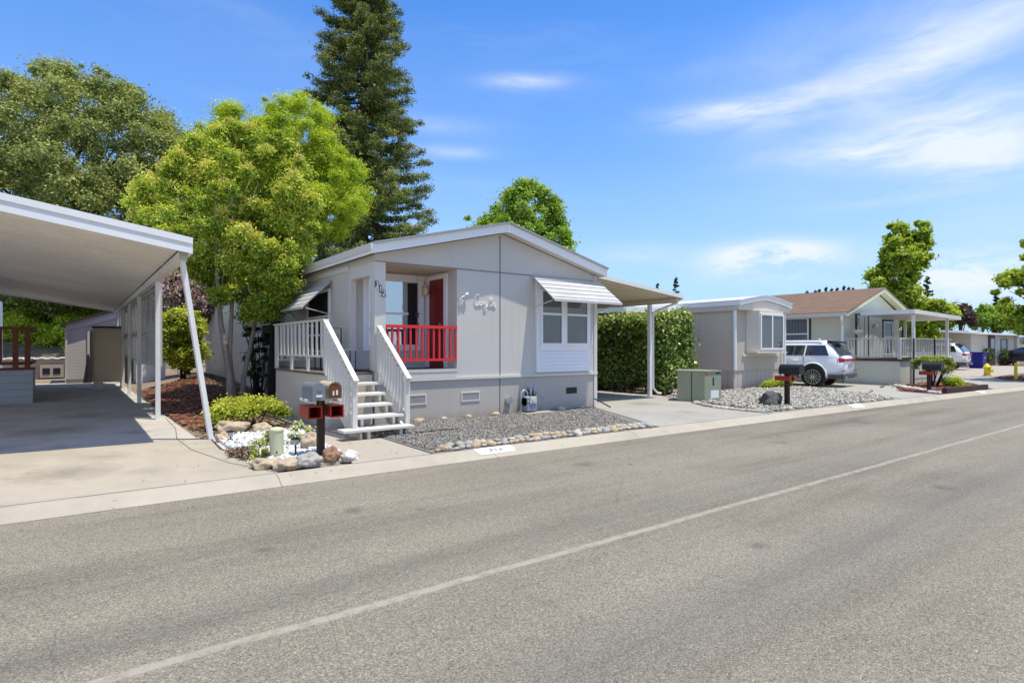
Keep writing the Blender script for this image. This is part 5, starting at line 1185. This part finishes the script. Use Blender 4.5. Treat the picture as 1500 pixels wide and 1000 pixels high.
MB().tube([(hx0-.06,hy-.06,2.93),(hx0-.06,hy-.06,.8)], .06, 8).build('downspout', M['white'], H2); MB().tube([(hx1+.05,hy-.06,2.93),(hx1+.05,hy-.06,.3)], .05, 8).build('downspout', M['white'], H2)
bw = MB().prism([(19.45,hy-.01),(19.62,hy-.42),(21.25,hy-.42),(21.42,hy-.01)], 'Z', 1.44, 2.93).build('bay_window', M['h2trim'], H2)
o = window(H2, 'Y', hy-.421, 19.66, 21.22, 1.52, 2.82, M['trimwhite'], M['glassgrey'], .06, (), (20.44,))
MB().box(19.42,hy-.46,1.39,21.45,hy-.02,1.439).box(19.2,hy-.05,1.28,21.6,hy-.001,1.37).build('sill', M['h2trim'], H2)
# its side carport roof
CP2 = thing('carport', 'flat white carport roof running along the left side of the taupe house', 'carport', (17.4,16,.1))
MB().box(15.6,14.3,2.98,18.60,27,3.02).build('roof', M['white'], CP2); MB().box(15.6,14.25,2.86,18.60,14.299,3.07).box(15.55,14.3,2.86,15.599,27,3.07).build('fascia', M['white'], CP2)
for y in (19.5, 25): MB().box(15.7,y,.1,15.8,y+.1,2.98).build('post', M['alum'], CP2)

# ================================================================== sage house
H3 = thing('house', 'sage-grey house with brown shingle roof and a raised front deck', 'house', (26.1,11.6,.1))
sx0, sx1, sy, syb = 26.1, 31.85, 11.6, 30
ex0, px, ex1, ze, zp, ze1 = 25.55, 29.2, 32.4, 3.08, 4.30, 3.22
MB().box(sx0,sy,.1,sx0+.1,syb,3.15).build('side_wall', M['h3wall'], H3)
MB().box(sx0+.1,sy,.1,sx1,sy+.1,3.1).box(sx1-.1,sy+.1,.1,sx1,syb,3.1).build('front_wall', M['h3wall'], H3)
MB().prism([(ex0+.35,3.101),(ex1-.35,3.101),(px,zp-.16)], 'Y', sy, sy+.05).build('gable', M['h3gable'], H3)
def slp(x): return ze+(zp-ze)*(x-ex0)/(px-ex0) if x < px else ze1+(zp-ze1)*(ex1-x)/(ex1-px)
MB().prism([(ex0,ze-.05),(px,zp-.05),(ex1,ze1-.05),(ex1,ze1),(px,zp),(ex0,ze)], 'Y', sy-.42, syb+.3).build('roof', M['shingle'], H3)
MB().prism([(ex0,ze-.2),(px,zp-.2),(ex1,ze1-.2),(ex1,ze1-.052),(px,zp-.052),(ex0,ze-.052)], 'Y', sy-.40, sy-.36).build('rake', M['h3trim'], H3)
MB().prism([(ex0,ze-.12),(px,zp-.12),(ex1,ze1-.12),(ex1,ze1-.09),(px,zp-.09),(ex0,ze-.09)], 'Y', sy-.359, sy-.001).build('soffit', M['h3trim'], H3)
MB().box(ex0-.07,sy-.38,ze-.17,ex0-.001,syb,ze-.03).box(ex0,sy-.3,ze-.2,sx0,syb,ze-.17).build('gutter', M['h3deck'], H3)
MB().tube([(ex0-.03,sy-.2,ze-.17),(ex0-.03,sy-.2,ze-.3),(sx0-.06,sy+.02,ze-.55),(sx0-.06,sy+.02,.3)], .055, 8).build('downspout', M['white'], H3)
window(H3, 'X', sx0, 13.05, 14.5, 1.4, 2.92, M['trimwhite'], M['glassstripe'], .06, (2.2,), casing=.09, cm=M['h3brown'])
dr = MB().box(27.3,sy-.04,1.13,28.35,sy-.001,3.0).build('door', M['h3gable'], H3); MB().box(27.2,sy-.05,1.13,27.299,sy-.001,3.06).box(28.351,sy-.05,1.13,28.45,sy-.001,3.06).box(27.3,sy-.05,3.001,28.35,sy-.001,3.06).box(28.0,sy-.045,1.2,28.04,sy-.0405,2.95).build('door_casing', M['h3brown'], dr)
window(H3, 'Y', sy, 30.05, 31.0, 1.25, 2.8, M['trimwhite'], M['glassdark'], .05, (2.1,), casing=.08, cm=M['h3brown'])
MB().tube([(29.0,sy-.1,2.5),(29.0,sy-.1,2.65)], .09, 8).build('wall_lamp', M['h3trim'], H3)
MB().prism([(28.6,2.5)], 'Y', 0, 0) if 0 else None
D3 = thing('deck', 'raised grey-railed front deck of the sage house behind the white car', 'deck', (28,10.4,.1))
dx0, dx1, dy0, dy1 = 25.9, 31.6, 9.4, 11.5
MB().box(dx0,dy0,.1,dx0+.06,dy1,1.06).box(dx0+.06,dy0,.1,dx1,dy0+.06,1.06).build('skirt', M['h3wall'], D3)
MB().box(dx0-.05,dy0-.05,1.061,dx1,dy1,1.13).build('deck_floor', M['timber'], D3)
r1 = MB().box(dx0-.03,dy0,1.93,dx0+.06,dy1,1.98).box(dx0-.0,dy0,1.2,dx0+.04,dy1,1.25).box(dx0-.02,dy0-.02,1.131,dx0+.08,dy0+.08,1.93).build('railing', M['h3deck'], D3)
for i in range(16): y = dy0+.14+i*(dy1-dy0-.2)/16; MB().box(dx0,y-.022,1.25,dx0+.035,y+.022,1.93).build('baluster', M['h3deck'], r1)
r2 = MB().box(dx0+.081,dy0,1.93,dx1,dy0+.08,1.98).box(dx0+.081,dy0+.02,1.2,dx1,dy0+.06,1.25).build('railing', M['h3trim'], D3)
for i in range(30): x = dx0+.2+i*.185; MB().box(x-.022,dy0+.02,1.25,x+.022,dy0+.055,1.93).build('baluster', M['h3deck'], r2)
C3 = thing('patio_cover', 'flat white metal patio cover on thin posts in front of the sage house', 'patio cover', (29,10,.1))
MB().add(sheet(26.65,3.08,31.95,2.96,9.15,11.15,-.13,.03), BF).build('roof', M['alum'], C3)
for x, y in ((27.0,9.32),(31.0,9.4),(30.9,11.0)): MB().box(x-.05,y-.05,.1,x+.05,y+.05,2.9).build('post', M['alum'], C3)
HB = thing('hanging_basket', 'pale hanging flower basket at the corner of the sage house', 'planter', (26.2,11.2,2.3))
MB().lathe([(.05,0),(.17,.1),(.21,.22)], (26.45,11.15,2.12), 12).build('basket', M['h3trim'], HB); MB().tube([(26.3,11.15,2.33),(26.45,11.15,2.85),(26.6,11.15,2.33)], .01, 4).build('hanger', M['black'], HB)
GT = thing('metal_fence', 'thin black metal fence posts in front of the sage house deck', 'fence', (26.6,9.1,.1))
for x in (26.25, 28.4): MB().box(x-.025,9.02,.1,x+.025,9.07,1.95).build('post', M['black'], GT)
MB().box(26.27,9.03,.35,28.38,9.05,.38).box(26.32,9.0,1.0,26.5,9.03,1.2).build('rail', M['black'], GT)
# timber edging
mb = MB().beam((22.75,kb(22.7)+.14,.19),(26.2,kb(26.2)+.12,.19),.14,.18); tag(mb.build('timber_border', M['timber'], None, (24.5,kb(24.5),.1)), 'dark old timber edging the red mulch along the kerb', 'timber')

# mailboxes down the street
def street_mailbox(x, y, label, boxw, post_h, boxcol='black', L=.52):
    t = thing('mailbox', label, 'mailbox', (x,y,.1), group='black street mailboxes')
    MB().box(x-.05,y-.05,.05,x+.05,y+.05,post_h).build('post', M['black'] if post_h < .8 else M['darkwood'], t)
    b = MB(); mailbox_body(b, x, y-.36, y-.36+L, post_h+.0, boxw, .25); o = b.build('body', M['black'], t)
    b = MB(); mailbox_body(b, x, y-.385, y-.361, post_h-.005, boxw+.015, .262); b.build('door', M['black'], o)
    b = MB(); b.box(x-.17,y-.15,post_h-.17,x-.055,y+.24,post_h-.05).box(x+.055,y-.15,post_h-.18,x+.20,y+.24,post_h-.06); b.build('newspaper_box', M['redplastic'], t)
    return t
street_mailbox(14.62,7.87,'black mailbox with red newspaper boxes on the river rock by the taupe house',.24,.93)
street_mailbox(22.9,7.45,'black mailbox with red newspaper boxes below the clipped topiary',.28,.86)

# ================================================================== far house
H4 = thing('house', 'beige house with a low white roof at the far end of the street', 'house', (55,15.2,.1))
MB().box(55.2,15.2,.05,68,15.35,2.75).box(55.2,15.35,.05,55.35,26,2.9).box(50.5,19.5,.05,55.2,19.7,3.0).build('wall', M['h4wall'], H4)
mb = MB(); mb.add([(50.2,13.9+4,3.05),(55.0,14.7,2.72),(69,14.7,2.7),(69,24,3.5),(50.2,24,3.5)]+[(50.2,13.9+4,2.93),(55.0,14.7,2.6),(69,14.7,2.58),(69,24,3.38),(50.2,24,3.38)], [(0,1,2,3,4),(9,8,7,6,5),(0,5,6,1),(1,6,7,2),(2,7,8,3),(3,8,9,4),(4,9,5,0)]); mb.build('roof', M['h4roof'], H4)
MB().box(59.3,15.1,.1,60.8,15.19,2.55).build('door', M['h3brown'], H4); MB().box(59.6,15.08,1.3,60.5,15.099,2.3).build('door_glass', M['glassgrey'], H4)
window(H4, 'Y', 15.2, 62.6, 64.4, 1.2, 2.3, M['h3brown'], M['glassdark'], .08)
MB().box(66.6,15.0,.1,67.2,15.19,2.5).build('trim', M['h2trim'], H4)
MB().tube([(64,17,2.9),(64,17,3.35)], .12, 8).build('roof_vent', M['pipe'], H4)
H5 = thing('house', 'distant white wall and blue-trimmed roof beyond the black car', 'house', (90,18,.1))
MB().box(82,18,.1,110,18.3,2.2).build('wall', M['white'], H5); MB().box(81.5,17.6,2.21,110,24,2.7).build('roof', M['navy'], H5)
BN = thing('recycling_bin', 'dark blue wheeled recycling bin against the far beige house', 'bin', (52.2,13.9,.1))
MB().prism([(51.6,.1),(52.3,.1),(52.45,1.15),(51.45,1.15)], 'Y', 13.5, 14.3).build('body', M['binblue'], BN); MB().box(51.38,13.4,1.151,52.52,14.4,1.26).build('lid', M['binblue'], BN); MB().tube([(52.0,13.495,.85),(52.0,13.49,.85)], .09, 8).build('logo_patch', M['sticker'], BN)
HY = thing('fire_hydrant', 'yellow fire hydrant on a concrete pad at the side road', 'fire hydrant', (38.1,9.8,.1))
MB().lathe([(.2,0),(.2,.05),(.14,.06),(.14,.42),(.19,.43),(.19,.48),(.14,.52),(.08,.62),(.04,.66)], (38.1,9.8,.1), 12).build('barrel', M['yellow'], HY, smooth=True)
MB().tube([(37.86,9.8,.46),(38.34,9.8,.46)], .07, 8).tube([(38.1,9.55,.4),(38.1,9.8,.4)], .09, 8).build('nozzle', M['yellow'], HY)
BO = thing('bollard', 'slim yellow bollard standing in the mulch left of the black car', 'bollard', (34.4,7.8,.1))
MB().tube([(34.4,7.8,.05),(34.4,7.8,.88)], .065, 10).build('post', M['yellow'], BO); MB().tube([(34.35,7.8,.86),(34.55,7.8,.86)], .04, 8).build('bracket', M['yellow'], BO)
for x, y, lb in ((58.2,14.9,'left potted plant beside the far beige house door'),(62.0,14.8,'middle bare shrub in front of the far beige house'),(64.8,14.8,'right bare shrub in front of the far beige house')):
    C = [(x+rnd.uniform(-.5,.5), y+rnd.uniform(-.2,.2), .3+rnd.uniform(0,1.1)) for _ in range(14)]
    shrub('potted_plant' if 'potted' in lb else 'bare_shrub', lb, (x,y,.1), C, [(.22,.22,.22)]*14, 500, (.16,.06), 'foliage_dark', stems=12, sr=.025, cat='plant')

# ================================================================== cars
def car(name, label, loc, rz_, kind='suv', paint='carwhite'):
    t = thing(name, label, 'car', loc, rz_)
    k = 1.0 if kind == 'suv' else .82
    R_ = [(.34,.88,.16,4.8),(.45,.95,.06,4.92),(.62,.985,.01,4.98),(.85,1.0,.0,5.0),(1.02,.985,.03,4.97),(1.12,.965,.06,4.9),(1.17,.95,.09,3.85),(1.4,.865,.28,3.45),(1.62,.775,.47,3.0),(1.72,.72,.53,2.8),(1.765,.60,.66,2.6)]
    def ring(w, y0, y1, z, n=32):
        out = []; cy_, hy_ = (y0+y1)/2, (y1-y0)/2; e = .16
        for i in range(n):
            a = 2*PI*i/n; c, s_ = math.cos(a), math.sin(a)
            out.append((w*math.copysign(abs(c)**(e*2), c), cy_+hy_*math.copysign(abs(s_)**(e*2.2), s_), z*k+(.06 if k < 1 else 0)))
        return out
    n = 32; vs = []; 
    for z, w, y0, y1 in R_: vs += ring(w, y0, y1, z, n)
    fs = [(i*n+j, i*n+(j+1) % n, (i+1)*n+(j+1) % n, (i+1)*n+j) for i in range(len(R_)-1) for j in range(n)]
    fs += [list(range(n-1, -1, -1)), list(range((len(R_)-1)*n, len(R_)*n))]
    body = MB().add(vs, fs).build('body', M[paint], t, local=True, smooth=True)
    zz = lambda z: z*k+(.06 if k < 1 else 0)
    def W(z):   # half width and rear y at height z
        for a, b in zip(R_, R_[1:]):
            if a[0] <= z <= b[0]: f = (z-a[0])/(b[0]-a[0]); return a[1]+(b[1]-a[1])*f, a[2]+(b[2]-a[2])*f, a[3]+(b[3]-a[3])*f
    for s_ in (-1, 1):
        for (ya, yb2, yc, yd) in ((.48,1.32,.64,1.28),(1.37,2.30,1.33,2.24),(2.36,3.55,2.30,3.0)):
            w0, w1 = W(1.19)[0]+.008, W(1.58)[0]+.012
            q = [(s_*w0,ya,zz(1.19)),(s_*w0,yb2,zz(1.19)),(s_*w1,yd,zz(1.58)),(s_*w1,yc,zz(1.58))]
            wi = MB().add(q+[(a*.96,b,c) for a, b, c in q], [(0,1,2,3),(7,6,5,4),(0,4,5,1),(1,5,6,2),(2,6,7,3),(3,7,4,0)]).build('window', M['carglass'], t, local=True)
        MB().beam((s_*.72,.75,zz(1.775)),(s_*.72,2.7,zz(1.77)),.04,.03).build('roof_rail', M['pipe'], t, local=True)
        for yw in (1.02, 3.95):
            wr = .385
            MB().tube([(s_*.60,yw,.47),(s_*1.002,yw,.44)], .445, 28).build('wheel_arch', M['black'], t, local=True)
            whl = MB().lathe([(.30,-.12),(.36,-.125),(wr,-.09),(wr,.09),(.36,.125),(.30,.12)], (0,0,0), 30)
            vv = [(s_*.9+s_*v[2]*1.0, yw+v[0], wr+v[1]) for v in whl.v]; m2 = MB(); m2.v = vv; m2.f = whl.f; m2.mi = whl.mi
            wo = m2.build('wheel', M['tyre'], t, local=True)
            rm = MB(); rm.tube([(s_*1.02,yw,wr),(s_*1.035,yw,wr)], .06, 12)
            for q in range(14):
                a = q*2*PI/14; rm.beam((s_*1.03,yw+.05*math.cos(a),wr+.05*math.sin(a)), (s_*1.028,yw+.262*math.cos(a),wr+.262*math.sin(a)), .018, .028, up=(1,0,0))
            ringp = [(s_*1.026,yw+.272*math.cos(a),wr+.272*math.sin(a)) for a in np.linspace(0,2*PI,29)]; rm.tube(ringp, .014, 6)
            rm.build('rim', M['rim'], wo, local=True)
            pts = [(s_*.992,yw+.465*math.cos(a),.44+.465*math.sin(a)) for a in np.linspace(-.1,PI+.1,18)]; MB().tube(pts, .032, 6).build('wheel_flare', M[paint], t, local=True, smooth=True)
    w0, y0, _ = W(1.2); w1, y1, _ = W(1.6)
    q = [(-w0*.82,y0-.012,zz(1.2)),(w0*.82,y0-.012,zz(1.2)),(w1*.82,y1-.02,zz(1.62)),(-w1*.82,y1-.02,zz(1.62))]
    MB().add(q+[(a,b+.02,c) for a, b, c in q], [(0,1,2,3),(7,6,5,4),(0,4,5,1),(1,5,6,2),(2,6,7,3),(3,7,4,0)]).build('rear_window', M['carglassblue'], t, local=True)
    MB().add([(-.66,.28,zz(1.70)),(.66,.28,zz(1.70)),(.68,.62,zz(1.765)),(-.68,.62,zz(1.765)),(-.64,.30,zz(1.66)),(.64,.30,zz(1.66)),(.64,.6,zz(1.66)),(-.64,.6,zz(1.66))], [(0,1,2,3),(7,6,5,4),(0,4,5,1),(1,5,6,2),(2,6,7,3),(3,7,4,0)]).build('spoiler', M['black'] if paint == 'carwhite' else M[paint], t, local=True)
    MB().prism([(1.0,zz(1.765)),(1.22,zz(1.765)),(1.05,zz(1.765)+.09)], 'X', -.015, .015).build('antenna', M[paint], t, local=True)
    mb = MB().box(-.80,-.02,zz(.99),.80,.02,zz(1.07)); mb.build('tail_light_bar', M['taillight'], t, local=True, bevel=.01)
    for s_ in (-1, 1):
        q0 = []
        for z in (.945, 1.02, 1.095):
            w_, y0_, y1_ = W(z); rr = [p for p in ring(w_+.006, y0_-.006, y1_, z, 96) if p[1] < y0_+.20 and p[0]*s_ > .55]; rr.sort(key=lambda p: (abs(p[0])-p[1]*1.5)*s_); q0.append(rr)
        L_ = min(len(r_) for r_ in q0); mb = MB().add([p for r_ in q0 for p in r_[:L_]], [(i*L_+j, i*L_+j+1, (i+1)*L_+j+1, (i+1)*L_+j) for i in range(2) for j in range(L_-1)]); mb.build('tail_light', M['taillight'], t, local=True)
    for s_ in (-1, 1): MB().box(s_*.66,-.015,zz(.60),s_*.93,.03,zz(.64)).build('reflector', M['taillight'], t, local=True)
    MB().box(-.93,-.02,.33,.93,.12,.50).box(-1.0,.08,.33,-.9,.50,.50).box(.9,.08,.33,1.0,.50,.50).build('bumper', M['cladding'], t, local=True, bevel=.03)
    for s_ in (-1, 1): MB().box(s_*.96,1.5,.33,s_*1.005,3.45,.46).build('sill_trim', M['cladding'], t, local=True)
    MB().box(-.26,-.022,zz(.74),.26,.0,zz(.88)).build('number_plate', M['pipe'], t, local=True)
    for s_ in (-1, 1): MB().tube([(s_*.62,-.05,.36),(s_*.62,.2,.36)], .045, 10).build('exhaust', M['rim'], t, local=True)
    for s_ in (-1, 1):
        MB().box(s_*.955,1.36,zz(.55),s_*1.0015,1.366,zz(1.16)).box(s_*.955,2.34,zz(.5),s_*1.0015,2.346,zz(1.16)).build('door_seam', M['black'], t, local=True)
        for y in (1.55, 2.55): MB().box(s_*.98,y,zz(.98),s_*1.02,y+.2,zz(1.01)).build('door_handle', M[paint], t, local=True, bevel=.005)
        MB().box(s_*1.0,3.35,zz(1.12),s_*1.16,3.5,zz(1.26)).build('mirror', M[paint], t, local=True, bevel=.03)
        MB().box(s_*.55,4.92,zz(.8),s_*.93,4.99,zz(.92)).build('headlight', M['rim'], t, local=True)
    return t
car('parked_suv', 'white seven-seat SUV parked nose-in between the taupe and the sage house', (23.62,10.25,.105), math.radians(9.5))
car('parked_car', 'black car parked facing the street at the right edge', (63.4,11.2,.1), math.radians(0), 'sedan', 'carblack')
car('parked_suv', 'white vehicle half hidden under the far beige house carport', (47.6,13.2,.1), math.radians(4), 'suv')

# ================================================================== world and sun
sd = Vector((.72, -1.0, 4.7)).normalized(); el = math.asin(sd.z); azs = math.atan2(sd.x, sd.y)
sun = bpy.data.lights.new('sun', 'SUN'); sun.energy = 5.0; sun.angle = math.radians(.53); sun.color = (1, .93, .77)
so = bpy.data.objects.new('sun', sun); COL.objects.link(so); so.location = (5, -5, 30); so.rotation_euler = sd.to_track_quat('Z', 'Y').to_euler()
w = bpy.data.worlds.new('World'); S.world = w; w.use_nodes = True; k = N(w.node_tree)
for nd in list(k.n): k.n.remove(nd)
sky = k.new('ShaderNodeTexSky', sky_type='NISHITA'); sky.sun_disc = False; sky.sun_elevation = el; sky.sun_rotation = azs
sky.air_density = 1.0; sky.dust_density = .6; sky.ozone_density = 1.6; sky.altitude = 50
dirv = k.new('ShaderNodeTexCoord').outputs['Generated']; sp = k.new('ShaderNodeSeparateXYZ', {0: dirv})
dx_, dy_, dz_ = sp.outputs
elv = k.m('ARCSINE', dz_); az = k.m('ARCTAN2', dx_, dy_)
aev = k.new('ShaderNodeCombineXYZ', {0: az, 1: elv}).outputs[0]
warp = k.noise(aev, 5.0, 4, .6, 1)
st = k.new('ShaderNodeMapping', {0: k.mix(.06, aev, warp), 'Scale': (5, 26, 1), 'Rotation': (0, 0, -.10)}).outputs[0]
wis = k.ramp(k.noise(st, 1.0, 6, .62), [(.34,.12),(.66,1.0)])
puf = k.ramp(k.noise(k.new('ShaderNodeMapping', {0: aev, 'Scale': (9, 22, 1)}).outputs[0], 1.0, 6, .6), [(.36,.15),(.56,1.0)])
def ae(u, v):
    r = (u-750)/F; X = sA+r*cA; Y = cA-r*sA; Z = (508-v)/F
    return math.atan2(X, Y), math.atan2(Z, math.hypot(X, Y))
def blob(u, v, wu, hv, rot, amp, tex, p=1.0):
    a0, e0 = ae(u, v); a1, _ = ae(u+wu, v); sa = abs(a1-a0); se = abs(ae(u, v-hv)[1]-e0)
    A = k.m('SUBTRACT', az, a0); E_ = k.m('SUBTRACT', elv, e0); c, s_ = math.cos(rot), math.sin(rot)
    p1 = k.m('DIVIDE', k.m('ADD', k.m('MULTIPLY', A, c), k.m('MULTIPLY', E_, s_)), sa)
    p2 = k.m('DIVIDE', k.m('SUBTRACT', k.m('MULTIPLY', E_, c), k.m('MULTIPLY', A, s_)), se)
    q = k.m('ADD', k.m('MULTIPLY', p1, p1), k.m('MULTIPLY', p2, p2))
    g = k.m('EXPONENT', k.m('MULTIPLY', q, -1.0))
    return k.m('MULTIPLY', k.m('MULTIPLY', g, amp), tex)
soft = k.ramp(k.noise(k.new('ShaderNodeMapping', {0: k.mix(.10, aev, warp), 'Scale': (3, 9, 1), 'Rotation': (0, 0, -.25)}).outputs[0], 1.0, 6, .58), [(.30,.15),(.70,1.0)])
tot = None
for a in [(1330,130,330,120,.25,.55,soft),(1480,300,260,110,0,.35,soft),(1180,60,200,60,.3,.22,soft),(560,90,260,60,0,.10,soft),(770,120,55,11,0,.75,wis),(640,184,60,14,0,.35,wis),(665,222,60,11,0,.45,wis),(1060,166,95,17,.0,.95,wis),(1180,150,120,26,.16,.6,wis),(1330,100,130,60,.5,.35,wis),(1400,190,170,42,.1,.8,wis),(1300,222,170,20,-.08,.75,wis),(1440,245,120,26,0,.75,wis),
          (1130,372,85,18,0,1.4,puf),(1120,392,110,22,0,.6,puf),(1410,392,95,22,0,1.3,puf),(1400,430,130,40,0,.6,puf),(925,372,70,16,0,.4,wis),(1290,294,90,9,0,.35,wis),(1450,30,200,60,.3,.35,wis)]:
    g = blob(*a); tot = g if tot is None else k.m('ADD', tot, g)
fwd = k.m('ADD', k.m('MULTIPLY', dx_, sA), k.m('MULTIPLY', dy_, cA))   # unseen pale cloud added overhead and behind the camera for neutral, brighter fill
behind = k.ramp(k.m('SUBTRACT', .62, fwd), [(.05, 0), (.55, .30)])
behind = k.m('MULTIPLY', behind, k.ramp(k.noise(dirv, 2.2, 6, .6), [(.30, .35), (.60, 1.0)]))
gen = k.m('MULTIPLY', k.ramp(k.noise(st, .45, 5, .6), [(.52,0),(.8,.5)]), .6)   # faint cirrus elsewhere
gen = k.m('MULTIPLY', gen, k.m('GREATER_THAN', az, 2.0)) if 0 else gen
tot = k.m('ADD', tot, k.m('MULTIPLY', gen, .35)); tot = k.m('MINIMUM', tot, .9)
haze = k.ramp(dz_, [(0,.85),(.12,.60),(.30,.24),(.55,.02)])
base = k.mix(1.0, sky.outputs[0], (.36,.98,1.72), 'MULTIPLY')
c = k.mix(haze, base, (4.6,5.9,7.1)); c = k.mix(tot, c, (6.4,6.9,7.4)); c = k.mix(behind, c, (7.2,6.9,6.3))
bg = k.new('ShaderNodeBackground', {0: c, 1: .14}); k.new('ShaderNodeOutputWorld', {0: bg.outputs[0]})
S.view_settings.view_transform = 'Standard'; S.view_settings.look = 'None'; S.view_settings.exposure = 0; S.view_settings.gamma = 1
S.cycles.max_bounces = 8; S.cycles.transparent_max_bounces = 4
